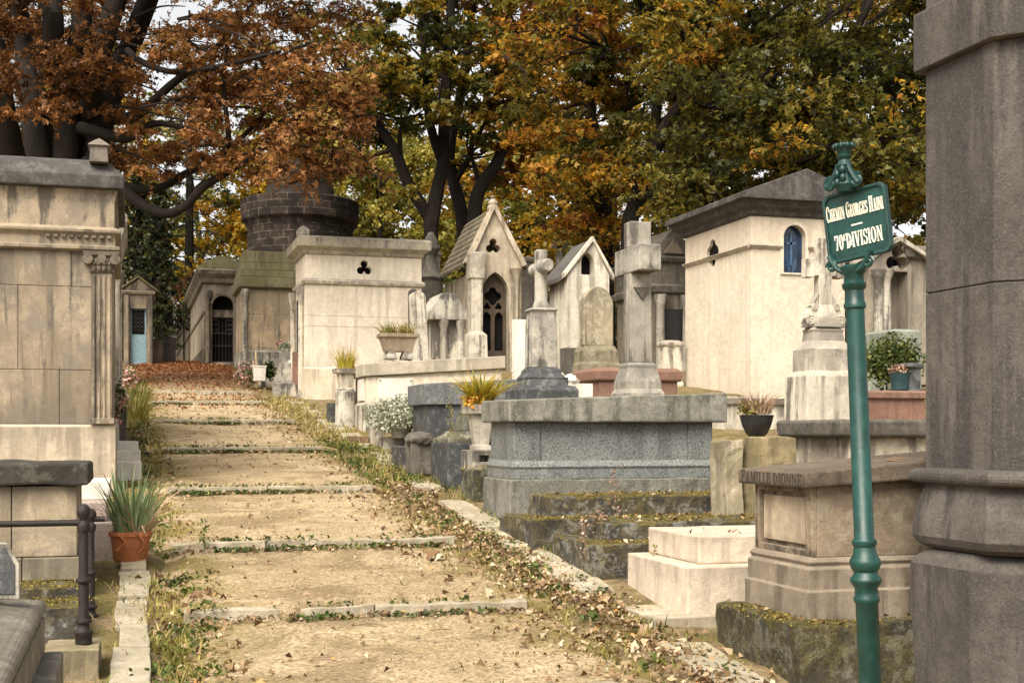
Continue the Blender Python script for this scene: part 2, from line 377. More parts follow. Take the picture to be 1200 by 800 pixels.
# ---------------------------------------------------------------- lettering
def _sec(cx, cz, rx, rz, tx, tz, a0, a1, n=14):
    a0, a1 = math.radians(a0), math.radians(a1); o = []; i = []
    for k in range(n + 1):
        a = a0 + (a1 - a0) * k / n
        o.append((cx + rx * math.cos(a), cz + rz * math.sin(a))); i.append((cx + (rx - tx) * math.cos(a), cz + (rz - tz) * math.sin(a)))
    return o + i[::-1]
def _r(x0, x1, z0, z1): return [(x0, z0), (x1, z0), (x1, z1), (x0, z1)]
def _d(x0, x1, z0, z1, t): return [(x0, z0), (x0 + t, z0), (x1 + t, z1), (x1, z1)]
T, S, SF = .17, .075, .07
def _stem(x, t=T, z0=0, z1=1): return [_r(x, x + t, z0, z1), _r(x - SF, x + t + SF, z0, z0 + S), _r(x - SF, x + t + SF, z1 - S, z1)]
def glyph(c):
    if c == 'I': return .31, _stem(.07)
    if c == 'L': return .55, _stem(.07) + [_r(.2, .52, 0, S), _r(.45, .52, 0, .3)]
    if c in 'EF':
        g = _stem(.07) + [_r(.2, .52, 1 - S, 1), _r(.45, .52, .72, 1), _r(.2, .42, .47, .47 + S), _r(.36, .42, .38, .64)]
        if c == 'E': g += [_r(.2, .54, 0, S), _r(.47, .54, 0, .3)]
        return .58, g
    if c == 'H': return .76, _stem(.07) + _stem(.5) + [_r(.2, .5, .47, .47 + S)]
    if c == 'N': return .76, _stem(.07, .07) + _stem(.6, .07) + [_d(.55, .07, 0, 1, .17)]
    if c == 'M': return .92, _stem(.07, .07) + _stem(.66) + [_d(.38, .08, 0, 1, .16), _d(.38, .7, 0, 1, .08)]
    if c == 'A': return .72, [_d(.06, .30, 0, 1, .07), _d(.48, .26, 0, 1, .18), _r(.18, .52, .3, .3 + S), _r(0, .22, 0, S), _r(.42, .74, 0, S)]
    if c == 'V': return .70, [_d(.26, .04, 0, 1, .18), _d(.33, .58, 0, 1, .07), _r(-.02, .3, 1 - S, 1), _r(.5, .72, 1 - S, 1)]
    if c == 'O': return .72, [_sec(.36, .5, .35, .52, T, .06, 0, 360, 28)]
    if c == '0': return .56, [_sec(.28, .5, .27, .51, .15, .06, 0, 360, 28)]
    if c == 'C': return .66, [_sec(.36, .5, .35, .52, T, .06, 48, 318, 22), _r(.52, .60, .66, 1.0)]
    if c == 'G': return .72, [_sec(.36, .5, .35, .52, T, .06, 48, 330, 22), _r(.52, .60, .68, 1.0), _r(.48, .64, .05, .46), _r(.40, .72, .42, .48)]
    if c == 'D': return .72, _stem(.07) + [_sec(.24, .5, .46, .5, T, S, -90, 90, 16)]
    if c == 'R': return .70, _stem(.07) + [_sec(.24, .73, .36, .27, .15, S, -90, 90, 12), _d(.54, .34, 0, .48, .18), _r(.5, .76, 0, S)]
    if c == 'S': return .56, [_sec(.28, .745, .26, .265, .13, .07, 30, 270, 14), _sec(.28, .27, .27, .275, .15, .07, -150, 90, 14), _r(.46, .52, .68, .98), _r(.02, .08, .02, .3)]
    if c == '7': return .56, [_r(.02, .54, 1 - .13, 1), _d(.16, .42, 0, .9, .15), _r(.02, .08, .7, 1)]
    if c == '-': return .5, [_r(0, .5, .45, .58)]
    return .3, []
def text(m, spec, x0, x1, zb, mapf, depth):
    """spec: list of (char, height, raise); fitted between x0 and x1; mapf(x, z, t) gives the point"""
    tot = sum((glyph(c)[0] + .10) * h for c, h, r in spec) - .1 * spec[-1][1]; k = (x1 - x0) / tot; x = x0; j = 0
    for c, h, r in spec:
        w, polys = glyph(c)
        for p in polys:
            j += 1; t1 = depth + .00012 * (j % 9)
            f = [m.v(*mapf(x + a * h * k, zb + r + b * h, 0)) for a, b in p]; g = [m.v(*mapf(x + a * h * k, zb + r + b * h, t1)) for a, b in p]
            n = len(p)
            if n == 4: m.face(g)
            else:
                q = n // 2
                for i in range(q - 1): m.face([g[i], g[i + 1], g[n - 2 - i], g[n - 1 - i]])
            for i in range(n): m.face([f[i], g[i], g[(i + 1) % n], f[(i + 1) % n]])
        x += (w + .10) * h * k

# ---------------------------------------------------------------- setting: ground, path
def noise2(x, y, s, o=0): return mnoise.noise(Vector((x * s, y * s, o)))
def ground_z(x, y):
    z = gz(x, y)
    near = sm(y, -30, 0) * (1 - sm(y, 44, 60))
    z += near * (.030 * noise2(x, y, .9) + .022 * noise2(x, y, 3.1, 4))
    inside = sm(x, PL - .02, PL + .22) * (1 - sm(x, PR - .25, PR + .05)) * sm(y, -3, -1) * (1 - sm(y, 39.5, 40.5))
    return z - .13 * inside
def grid_obj(name, xs, ys, zf, mat):
    nx, ny = len(xs), len(ys)
    vs = [(x, y, zf(x, y)) for y in ys for x in xs]
    fs = [(j * nx + i, j * nx + i + 1, (j + 1) * nx + i + 1, (j + 1) * nx + i) for j in range(ny - 1) for i in range(nx - 1)]
    me = bpy.data.meshes.new(name); me.from_pydata(vs, [], fs); me.polygons.foreach_set('use_smooth', [True] * len(fs)); me.materials.append(mat)
    o = bpy.data.objects.new(name, me); COL.objects.link(o); return o
def ground_material():
    m, nt = newmat('soil_and_moss'); n = N(nt); v = n.coords(False)
    a = n.noise(v, .8, 8, .65); b = n.noise(v, 7, 8, .7); f = n.noise(v, 60, 4, .7); g = n.noise(v, 2.6, 8, .7)
    c = n.mix(n.ramp(b, .3, .7), (.12, .088, .052), (.34, .255, .15))
    c = n.mix(n.math('MULTIPLY', n.ramp(g, .45, .6), .8), c, n.mix(n.ramp(f, .3, .7), (.085, .08, .02), (.22, .185, .055)))
    c = n.mix(.6, c, n.mix(n.ramp(f, .3, .7), (.55, .55, .5), (1.3, 1.25, 1.2)), 'MULTIPLY')
    n.out(c, .95, n.math('ADD', n.math('MULTIPLY', b, .8), f), .8, .03, .1); return m
def path_material():
    m, nt = newmat('tan_gravel'); n = N(nt); v = n.coords(False)
    a = n.noise(v, .7, 6, .6); b = n.noise(v, 5, 9, .72); f = n.noise(v, 110, 3, .65); g = n.noise(v, 38, 5, .7); mo = n.noise(v, 1.7, 9, .72)
    c = n.mix(n.ramp(a, .3, .7), (.385, .29, .18), (.515, .405, .265))
    c = n.mix(.7, c, n.mix(n.ramp(b, .3, .7), (.70, .68, .62), (1.15, 1.14, 1.12)), 'MULTIPLY')
    c = n.mix(.85, c, n.mix(n.ramp(g, .32, .68), (.42, .39, .34), (1.4, 1.4, 1.38)), 'MULTIPLY')
    c = n.mix(n.ramp(f, .60, .70), c, (.62, .54, .40)); c = n.mix(n.ramp(f, .40, .31), c, (.12, .085, .05))
    dp = n.noise(v, 1.3, 8, .7, .5); c = n.mix(n.math('MULTIPLY', n.ramp(dp, .49, .60), .7), c, n.mix(n.ramp(g, .3, .7), (.14, .095, .05), (.28, .205, .12)))
    # moss creeps in from both edges of the path
    sx = n.node('ShaderNodeSeparateXYZ'); n.link(v, sx.inputs[0])
    e1 = n.ramp(sx.outputs[0], PL + .75, PL + .05); e2 = n.ramp(sx.outputs[0], PR - .7, PR - .05)
    e = n.math('ADD', n.math('MAXIMUM', e1, e2), .16)
    mf = n.math('MULTIPLY', n.ramp(mo, .42, .56), e, True)
    c = n.mix(n.math('MULTIPLY', mf, .85), c, n.mix(n.ramp(g, .3, .7), (.12, .098, .022), (.25, .20, .06)))
    # the leaf mould at the far top of the path
    far = n.ramp(sx.outputs[1], 27, 33)
    c = n.mix(n.math('MULTIPLY', far, n.ramp(b, .3, .6, .3, .9)), c, (.23, .115, .055))
    n.out(c, .93, n.math('ADD', n.math('MULTIPLY', g, .9), n.math('ADD', f, n.math('MULTIPLY', b, .6))), .75, .016, .12); return m
xs = [-160, -90, -50, -30, -18, -11, -7, -5, -3.6, -2.5, -1.8] + [-1.2 + .09 * i for i in range(90)] + [7.2, 7.8, 8.6, 9.6, 11, 13, 16, 21, 30, 50, 90, 160]
ys = [-60, -30, -15, -8, -4, -2] + [-.5 + .11 * i for i in range(190)] + [20.8 + .3 * i for i in range(75)] + [44, 46, 49, 54, 62, 75, 95, 130, 190, 320]
ground = tag(grid_obj('ground', xs, ys, ground_z, ground_material()), kind='structure')
ANG = [random.uniform(-.05, .05) for _ in STEPS]
def step_dy(i, x): return ANG[i] * (x - 1.4) + .05 * noise2(x, STEPS[i], 1.3, 3)
def tread_z(y):
    for a, b in zip(STEPS, STEPS[1:] + [41.5]):
        if a <= y < b or (b > 41 and y >= a): return .1 * a + .035 + (y - a) / (b - a) * (.1 * (b - a) - (.062 if b < 29 else .02))
    return .1 * y
pverts, pfaces = [], []
pxs = [PL + (PR - PL) * i / 40 for i in range(41)]
rows = []
sy0 = [-3.0] + STEPS
for a, b in zip(sy0, STEPS + [41.5]):
    nn = max(6, int((b - a) / .16)); rows += [(a + (b - a) * k / nn * .9999, a) for k in range(nn + 1)]
for y, s in rows:
    for x in pxs:
        k0 = max([i for i, q in enumerate(STEPS) if q <= y + 1e-9], default=-1); k1 = min(k0 + 1, len(STEPS) - 1); lo_ = STEPS[k0] if k0 >= 0 else -3; hi_ = STEPS[k1] if k0 + 1 < len(STEPS) else 41.5; fr = min(1, max(0, (y - lo_) / max(.01, hi_ - lo_))); wob = (step_dy(k0, x) if k0 >= 0 else 0) * (1 - fr) + (step_dy(k1, x) if k0 + 1 < len(STEPS) else 0) * fr
        z = tread_z(min(y, 41.4)) + .022 * noise2(x, y, .9, 5) + .012 * noise2(x, y, 2.4, 7) + .006 * noise2(x, y, 7, 1)
        ed = min(x - PL, PR - x); z -= .05 * (1 - sm(ed, 0, .3))
        pverts.append((x, y + wob, z))
nx = len(pxs)
for j in range(len(rows) - 1):
    for i in range(nx - 1): pfaces.append((j * nx + i, j * nx + i + 1, (j + 1) * nx + i + 1, (j + 1) * nx + i))
me = bpy.data.meshes.new('path'); me.from_pydata(pverts, [], pfaces); me.materials.append(path_material())
path = bpy.data.objects.new('path', me); COL.objects.link(path); tag(path, kind='structure')
for i, y in enumerate(STEPS):
    if y < 4 or i in (10, 12): continue
    m = M(); rr = random.Random(i); x = PL + .12 + rr.uniform(0, .15); end = PR - .1 - rr.uniform(0, .2); 
    while x < end - .1:
        L = min(rr.uniform(.45, 1.1), end - x)
        if end - x - L < .25: L = end - x
        zc = .1 * y + .035
        y_ = y; y = y_ + step_dy(i, x + L / 2); dy = rr.uniform(-.02, .02); tz = rr.uniform(-.012, .006); m.hexa([(x + .003, y - .03 + dy, zc - .16), (x + L - .003, y - .03 + dy, zc - .16), (x + L - .003, y + .07, zc - .16), (x + .003, y + .07, zc - .16), (x + .003, y - .03 + dy, zc + .004 + tz), (x + L - .003, y - .03 + dy, zc + .004 - tz), (x + L - .003, y + .07, zc + .006), (x + .003, y + .07, zc + .006)]) if rr.random() > .06 else None; y = y_; x += L
    m.rough(.10, .013, 6); m.build('path_step_edge', KERB, bevel=.008, kind='structure')
# flat kerb slabs along both sides
def kerb(name, xa, xb, y0, y1, seed, gap=0.0, lift=.03):
    rr = random.Random(seed); m = M(); y = y0
    while y < y1:
        L = rr.uniform(.35, .9)
        z0, z1 = gz(0, y) + lift + rr.uniform(-.015, .015), gz(0, y + L) + lift + rr.uniform(-.015, .015)
        if rr.random() > gap:
            a, b = xa + rr.uniform(-.02, .02), xb + rr.uniform(-.03, .03)
            m.hexa([(a, y + .012, z0 - .15), (b, y + .012, z0 - .15), (b, y + L - .012, z1 - .15), (a, y + L - .012, z1 - .15),
                    (a, y + .012, z0), (b, y + .012, z0), (b, y + L - .012, z1), (a, y + L - .012, z1)])
        y += L
    m.rough(.15, .016, 4); m.build(name, KERB, bevel=.008, kind='structure')
kerb('path_kerb', 2.86, 3.14, 5.2, 14.2, 3, .12); kerb('path_kerb', -.06, .13, 5.6, 10.2, 5, .0, .035); kerb('path_kerb', 2.92, 3.16, 15, 25, 8, .4)

# ---------------------------------------------------------------- mausoleums and chapels
def joint_wall(t, x0, x1, y0, y1, z0, z1, mat, rows, seed=1, cols=2, name='wall', sides='Y'):
    """a solid core with coursed blocks on the faces the path can see"""
    m = M(); m.box(x0 + .02, x1 - .02, y0 + .02, y1, z0, z1)
    ashlar(m, x0, x1, z0, z1, y0, rows, seed, 'Y', .06, cols)
    if 'X' in sides: ashlar(m, y0 + .062, y1, z0, z1, x0, rows, seed + 5, 'X', .06, cols)
    if 'R' in sides:   # right-hand face
        k = M(); ashlar(k, y0 + .062, y1, z0, z1, 0, rows, seed + 5, 'X', .06, cols)
        for f in k.bm.faces:
            m.face([m.v(x1 - v.co.x, v.co.y, v.co.z) for v in f.verts])
        bmesh.ops.remove_doubles(m.bm, verts=m.bm.verts[:], dist=.0003)
    return m.build(name, mat, t, bevel=.004)

# 1 large mausoleum on the left
def left_mausoleum():
    Y = 13.3; xr = PX(133, Y); xl = xr - 3.3; y1 = Y + 2.3; g = gz(-1, Y) - .2
    z = lambda py: PZ(py, xr, Y)
    t = thing('mausoleum', 'large tan mausoleum with dark slab roof and fluted corner pilaster, left of the path', 'mausoleum', (xr - 1.5, Y + 1, gz(-1, Y)))
    M().stack(xl, xr, Y, y1, [(g, .02), (z(500), .02), (z(497), 0)]).build('plinth', stone('tan_plinth', (.50, .43, .33), .25, .4, (.1, .08, .06)), t)
    joint_wall(t, xl, xr, Y, y1, z(497) + .002, z(296), LIME, [1.3, 2.0, .85], 4, 3, sides='YR')
    M().stack(xl, xr, Y, y1, [(z(296), .015), (z(294), .06), (z(290), .06), (z(289), .02), (z(279), .015), (z(277), .03), (z(274), .065), (z(271), .07), (z(269), .04), (z(267), .01), (z(238), .01), (z(237), .012), (z(230), .025), (z(224), .04)]).build('entablature', LIME, t, bevel=.004)
    # dentils at the corner
    m = M()
    for i in range(9): m.box(xr - .62 + i * .07, xr - .62 + i * .07 + .04, Y - .062, Y - .02, z(281), z(277.5))
    m.build('dentils', LIME_DARK, t, bevel=.003)
    M().stack(xl, xr, Y, y1, [(z(224) + .002, .04), (z(223), .10), (z(209), .105), (z(206), .09), (z(200), .04), (z(190), -.05), (z(184), -.22), (z(182), -.5)]).build('roof', ROOF, t, bevel=.012)
    r = M(); xa, xb = PX(105, Y), PX(127, Y)
    r.stack(xa, xb, Y - .12, Y + .16, [(z(193), .0), (z(176), -.01), (z(174), .015), (z(172), 0), (z(166), -.06), (z(164), -.09)]).build('acroterion', stone('grey_brown_finial', (.24, .215, .185), .35, .7), t)
    M().stack(PX(128, Y + 1.9), PX(138, Y + 1.9), Y + 1.7, Y + 1.95, [(z(200), 0), (z(180), 0), (z(176), -.03)]).build('acroterion', GREY, t)
    # pilaster
    p0, p1 = PX(107, Y), PX(131.5, Y); m = M(); w = p1 - p0
    m.box(p0, p1, Y - .035, Y + .02, z(497), z(321))
    for i in range(4):
        a = p0 + w * (.04 + i * .25); m.lathe(a + w * .085, Y - .035, [(w * .085, z(491)), (w * .085, z(324))], 8)
    m.box(p0 - .02, p1 + .02, Y - .06, Y - .03, z(497) + .004, z(490)); m.build('pilaster', LIME, t, bevel=.004)
    m = M(); m.stack(p0, p1, Y - .03, Y + .02, [(z(321), .01), (z(319), .025), (z(317), .01), (z(302), .045), (z(301), .07), (z(296.5), .075)])
    for sx_ in (p0 - .03, p1 + .03):
        m.tube([(sx_, Y - .12, z(306)), (sx_, Y - .02, z(306))], .05, 10)
    m.tube([((p0 + p1) / 2, Y - .10, z(305)), ((p0 + p1) / 2, Y - .02, z(305))], .045, 8)
    for k in range(4):
        a = p0 + w * (k + .5) / 4
        m.ball((a, Y - .05, z(314)), .030, 1.7, 2); m.ball((a + w * .12, Y - .06, z(308)), .028, 1.5, 2); m.ball((a, Y - .085, z(310.5)), .018, 1.0, 1)
    m.build('capital', LIME_DARK, t, bevel=.003)
left_mausoleum()
def second_mausoleum():
    Y = 17.0; xr = PX(144.5, Y); z = lambda py: PZ(py, xr, Y)
    t = thing('mausoleum', 'narrow pale edge of a second mausoleum just behind the large tan one', 'mausoleum', (xr - 1.2, Y + 1, gz(-1, Y)))
    joint_wall(t, xr - 2.6, xr - .07, Y, Y + 2.2, gz(0, Y) - .2, z(318), PALE_W, [1, 1, 1, 1], 9, 2, sides='YR')
    M().stack(xr - 2.6, xr - .07, Y, Y + 2.2, [(z(318), 0), (z(316), .05), (z(300), .03), (z(280), .05), (z(263), .1), (z(261), .12), (z(254), .12), (z(248), .05)]).build('cornice', GREY, t)
    M().stack(xr - 2.55, xr - .12, Y + .05, Y + 2.1, [(z(248) + .002, .04), (z(240), .0), (z(236), -.3)]).build('roof', ROOF, t)
    m = M(); m.lathe(xr - .09, Y - .02, [(.085, gz(0, Y)), (.075, z(335)), (.10, z(330)), (.11, z(318))], 12); m.build('column', PALE_W, t)
second_mausoleum()
def blue_door_chapel():
    Y = 38.2; X0, X1 = PX(145, Y), PX(179, Y); z = lambda py: PZ(py, X0, Y); xc = (X0 + X1) / 2; t = thing('funerary_chapel', 'small tan chapel with a blue-grey door at the far end of the path', 'mausoleum', (xc, Y + .9, gz(0, Y)))
    d0, d1 = PX(152.5, Y), PX(171.5, Y)
    m = M(); m.holed([(X0, z(429)), (X1, z(429)), (X1, z(345)), (X0, z(345))], [[(d0, z(426)), (d1, z(426)), (d1, z(361)), (d0, z(361))]], Y, Y + .2)
    m.box(X0, X0 + .1, Y + .2, Y + 1.6, z(440), z(345)); m.box(X1 - .1, X1, Y + .2, Y + 1.6, z(440), z(345)); m.build('wall', LIME, t)
    M().stack(X0, X1, Y, Y + 1.6, [(z(345), .0), (z(344), .06), (z(341), .08), (z(340), .03)]).build('cornice', LIME, t)
    M().prism([(X0 - .05, z(340)), (X1 + .05, z(340)), (xc, z(326))], Y - .02, Y + 1.6).build('pediment', LIME_DARK, t)
    M().gable(X0 - .13, xc, X1 + .13, z(341), z(325), .07, Y - .06, Y + 1.65).build('roof', ROOF_MOSS, t)
    for x in (X0 + .07, X1 - .07): M().box(x - .06, x + .06, Y - .05, Y + .0, z(428), z(345.5)).build('pilaster', LIME, t)
    dr = M().box(d0, d1, Y + .12, Y + .16, z(426), z(361)).build('door', BLUE, t)
    m = M(); xc2 = (d0 + d1) / 2
    for k in range(5):
        for j in range(3):
            m.tube([(xc2 + .11 * (j - 1) + .05 * math.cos(a), Y + .11, z(390) + .13 + k * .12 + .055 * math.sin(a)) for a in [i * math.pi / 4 for i in range(9)]], .013, 4)
    m.build('door_grille', GATE, dr, bevel=0)
    M().box(d0 + .05, d1 - .05, Y + .116, Y + .1205, z(391), z(363)).build('door_glass', VOID, dr, bevel=0)
blue_door_chapel()
def arched_mausoleum():
    Y = 38.8; X0, X1 = PX(239, Y), PX(281, Y); z = lambda py: PZ(py, X0, Y); xc = (X0 + X1) / 2; yb = PY(207, X0)
    t = thing('mausoleum', 'dim tan mausoleum with an arched dark doorway and mossy roof, left of the brick tower', 'mausoleum', (xc, Y + 1, gz(2, Y)))
    hole = arch(xc + .03, z(424), z(358), (X1 - X0) * .60, 0, 9)
    m = M(); m.holed([(X0, z(436)), (X1, z(436)), (X1, z(332)), (X0, z(332))], [hole], Y, Y + .25); m.box(X0, X0 + .12, Y + .252, yb, z(436), z(332)); m.box(X1 - .12, X1, Y + .252, yb, z(436), z(332)); m.build('wall', LIME, t)
    M().box(X0 - .04, X0 + .0, Y - .04, yb, z(436), z(408)).build('plinth', LIME_DARK, t)
    M().box(X0 - .03, X0 + .0, Y - .03, yb, z(368), z(364)).build('string_course', LIME_DARK, t)
    M().stack(X0, X1, Y, yb, [(z(333), .0), (z(331), .08), (z(326), .12), (z(321), .22), (z(317), .24), (z(315), .2)]).build('cornice', LIME_DARK, t)
    M().prism([(X0 - .22, z(315)), (X1 + .22, z(315)), (X1 + .1, z(311)), (xc + .15, z(300)), (xc - .15, z(300)), (X0 - .1, z(311))], Y - .2, yb + .1).build('roof', ROOF_MOSS, t)
    for x in (X0 + .11, X1 - .11): M().lathe(x, Y - .05, [(.09, z(428)), (.075, z(420)), (.07, z(352)), (.11, z(346)), (.12, z(340))], 10).build('column', LIME_DARK, t)
    ring = [(a, b) for a, b in arch(xc + .03, z(358), z(358), (X1 - X0) * .74, 0, 9)[1:]]
    inn = [(a, b) for a, b in arch(xc + .03, z(358), z(358), (X1 - X0) * .60, 0, 9)[1:]]
    m = M(); m.prism(ring[:-1] + inn[:-1][::-1], Y - .05, Y); m.build('archivolt', LIME_DARK, t, bevel=0)
    M().box(xc - .5, xc + .55, Y + .3, Y + .36, z(436), z(330)).build('door_shade', VOID, t, bevel=0)
    m = M()
    for i in range(9): m.box(xc - .36 + i * .095, xc - .345 + i * .095, Y + .2, Y + .23, z(424), z(372))
    for zz in (424, 405, 390, 372): m.box(xc - .4, xc + .46, Y + .195, Y + .235, z(zz), z(zz) + .04)
    for k in range(4):
        for j in (-.19, .22): m.tube([(xc + j + .11 * math.cos(a), Y + .21, z(388) + k * .14 + .07 * math.sin(a)) for a in [i * math.pi / 5 for i in range(11)]], .014, 4)
    m.build('gate', GATE, t, bevel=0)
    m = M(); m.box(xc - .42, xc + .48, Y + .15, Y + .28, z(371), z(362)); m.build('lintel', LIME_DARK, t)
arched_mausoleum()
def stepped_roof_mausoleum():
    Y = 35.5; X0 = PX(284, Y); X1 = X0 + 2.6; z = lambda py: PZ(py, X0, Y); yb = Y + 2.2
    t = thing('mausoleum', 'blotchy tan mausoleum with a mossy stepped stone roof below the brick tower', 'mausoleum', (X0 + 1.2, Y + 1, gz(3, Y)))
    joint_wall(t, X0, X1, Y, yb, z(440), z(338), stone('blotchy_limestone', (.42, .33, .22), .4, .75, (.10, .085, .065)), [1, 1.2, .9], 21, 2, sides='YX')
    M().stack(X0, X1, Y, yb, [(z(440), .04), (z(412), .04), (z(410), .01)]).build('plinth', GREY, t)
    m = M(); m.stack(X0, X1, Y, yb, [(z(338), .02), (z(336), .10), (z(324), .10)])
    for i, (a, b) in enumerate(((323.6, 316), (315.6, 307), (306.6, 293))): m.stack(X0, X1, Y, yb, [(z(a), .06 - .05 * i), (z(b), .05 - .05 * i)])
    m.build('stepped_roof', ROOF_MOSS, t, bevel=.012)
    M().lathe(X0 + .07, Y - .03, [(.085, z(430)), (.07, z(425)), (.065, z(350)), (.10, z(345)), (.1, z(338.5))], 10).build('column', GREY, t)
stepped_roof_mausoleum()
def brick_tower():
    d = 46; c = at(352, 400, d); R = 61 / F * d; z = lambda py: EYE + (HZ - py) / F * (d - R)
    m_, nt = newmat('sooty_brick'); n = N(nt); tc = n.node('ShaderNodeTexCoord')
    sx = n.node('ShaderNodeSeparateXYZ'); n.link(tc.outputs['Object'], sx.inputs[0])
    cx = n.node('ShaderNodeCombineXYZ'); ang = n.math('ARCTAN2', sx.outputs[1], sx.outputs[0])
    n.link(n.math('MULTIPLY', ang, R), cx.inputs[0]); n.link(sx.outputs[2], cx.inputs[1])
    b = n.node('ShaderNodeTexBrick'); n.link(cx.outputs[0], b.inputs['Vector']); b.inputs['Scale'].default_value = 1; b.inputs['Brick Width'].default_value = .5; b.inputs['Row Height'].default_value = .25; b.offset = .37; b.inputs['Mortar Smooth'].default_value = .6
    b.inputs['Mortar Size'].default_value = .018; b.inputs['Color1'].default_value = (.018, .014, .012, 1); b.inputs['Color2'].default_value = (.045, .029, .022, 1); b.inputs['Mortar'].default_value = (.11, .092, .074, 1)
    v = tc.outputs['Object']; c_ = n.mix(n.ramp(n.noise(v, 1.5, 9, .75), .44, .58), n.mix(n.math('MULTIPLY', n.ramp(n.noise(v, 6, 8, .75), .5, .62), .6), b.outputs['Color'], (.15, .12, .095)), (.014, .012, .010))
    n.out(c_, .9, n.math('ADD', b.outputs['Fac'], n.noise(v, 9, 5, .7)), -.5, .03, .15)
    t = thing('round_tower', 'round sooty brick tower monument with a projecting cornice under the trees', 'tower', (c.x, c.y, gz(c.x, c.y)))
    g = gz(c.x, c.y) - .3
    M().lathe(c.x, c.y, [(R * 1.0, g), (R * 1.0, z(262))], 56).build('drum', m_, t, bevel=0)
    M().lathe(c.x, c.y, [(R * 1.0, z(262)), (R * 1.03, z(258)), (R * 1.05, z(254)), (R * 1.11, z(251)), (R * 1.13, z(228)), (R * 1.08, z(226)), (R * .7, z(222))], 56).build('cornice', m_, t, bevel=0)
    M().lathe(c.x, c.y, [(R * .68, z(224)), (R * .62, z(203)), (R * .55, z(182)), (R * .2, z(174))], 40).build('dome', stone('sooty_dome', (.028, .024, .020), .4, .6, (.02, .017, .015)), t, bevel=0)
brick_tower()
def far_chapel():
    Y = 52; X0, X1 = PX(188, Y), PX(207, Y); xc = (X0 + X1) / 2; z = lambda py: PZ(py, xc, Y)
    t = thing('funerary_chapel', 'distant pale gothic chapel with a round rose opening between the trees', 'mausoleum', (xc, Y + .5, gz(0, Y)))
    M().holed([(X0, z(440)), (X1, z(440)), (X1, z(358)), (xc, z(334)), (X0, z(358))], [arch(xc, z(392), z(372), .36, .6), foil(xc, z(354), .10, .09, 4)], Y, Y + .3).build('facade', GREY, t)
    M().box(X0 + .02, X1 - .02, Y + .3, Y + 1.5, z(440), z(358)).build('nave', GREY_DARK, t)
far_chapel()
tag(M().box(PX(178, 39.3), PX(191, 39.3), 39.3, 39.9, 3.7, PZ(398, .9, 39.3)).build('tomb_wall', stone('mid_stone', (.3, .25, .18), .3, .6)), 'low tan stone wall beside the blue-door chapel', 'tomb')
tag(M().box(PX(192, 39.6), PX(206, 39.6), 39.6, 40.2, 3.7, PZ(395, 1.2, 39.6)).build('tomb', GREY_DARK), 'dark upright stone tomb between the two far chapels', 'tomb')

def white_mausoleum():
    Y = 25.7; X0 = PX(358, Y); X1 = PX(494, Y); z = lambda py: PZ(py, X0, Y); yb = PY(346.5, X0)
    t = thing('mausoleum', 'cream flat-roofed mausoleum with a black trefoil opening right of the path', 'mausoleum', (X0 + 1, Y + 1, gz(4, Y)))
    M().stack(X0, X1, Y, yb, [(gz(4, Y) - .4, .03), (z(432), .03), (z(429), 0)]).build('plinth', stone('spalled_stone', (.62, .55, .43), .2, .45, (.22, .18, .13)), t)
    joint_wall(t, X0, X1, Y, yb, z(429) + .001, z(333), PALE, [1.3, .35, 1.0], 33, 1, sides='YX')
    tx = PX(427, Y); fo = foil(tx, z(312), .085, .075, 3)
    m = M(); m.holed([(X0, z(332.5)), (X1, z(332.5)), (X1, z(298)), (X0, z(298))], [fo], Y, Y + .2); m.box(X0, X0 + .1, Y + .2, yb, z(332.5), z(298)); m.build('frieze', PALE, t, bevel=.002)
    M().box(X0 + .2, X1 - .2, Y + .21, Y + .25, z(332), z(299)).build('opening_shade', VOID, t, bevel=0)
    M().stack(X0, X1, Y - .001, yb, [(z(333), .0), (z(331.5), .05), (z(328.5), .07), (z(326.5), .03), (z(325.5), .002)]).build('string_course', PALE_W, t, bevel=.003)
    M().stack(X0, X1, Y, yb, [(z(298), .0), (z(296.5), .04), (z(293), .06), (z(290), .14), (z(289), .17), (z(279), .18), (z(276.5), .13), (z(275), -.3)]).build('cornice', stone('lichened_cap', (.42, .38, .30), .3, .8, (.09, .08, .07), lichen=.4, top=.5), t, bevel=.01)
    M().stack(X0 - .16, X0 + .06, Y - .12, Y + .1, [(z(277), 0), (z(271), .01), (z(268), -.02), (z(265), -.08)]).build('acroterion', GREY, t)
    M().box(X0 - .012, X0 + .03, Y + .55, Y + 1.35, z(440), z(345)).build('door', GATE, t, bevel=.003)
    for yy in (Y + .3, Y + 1.6): M().lathe(X0 - .05, yy, [(.07, gz(3.3, Y)), (.06, z(445)), (.055, z(348)), (.09, z(342)), (.1, z(334))], 10).build('column', PALE_W, t)
white_mausoleum()
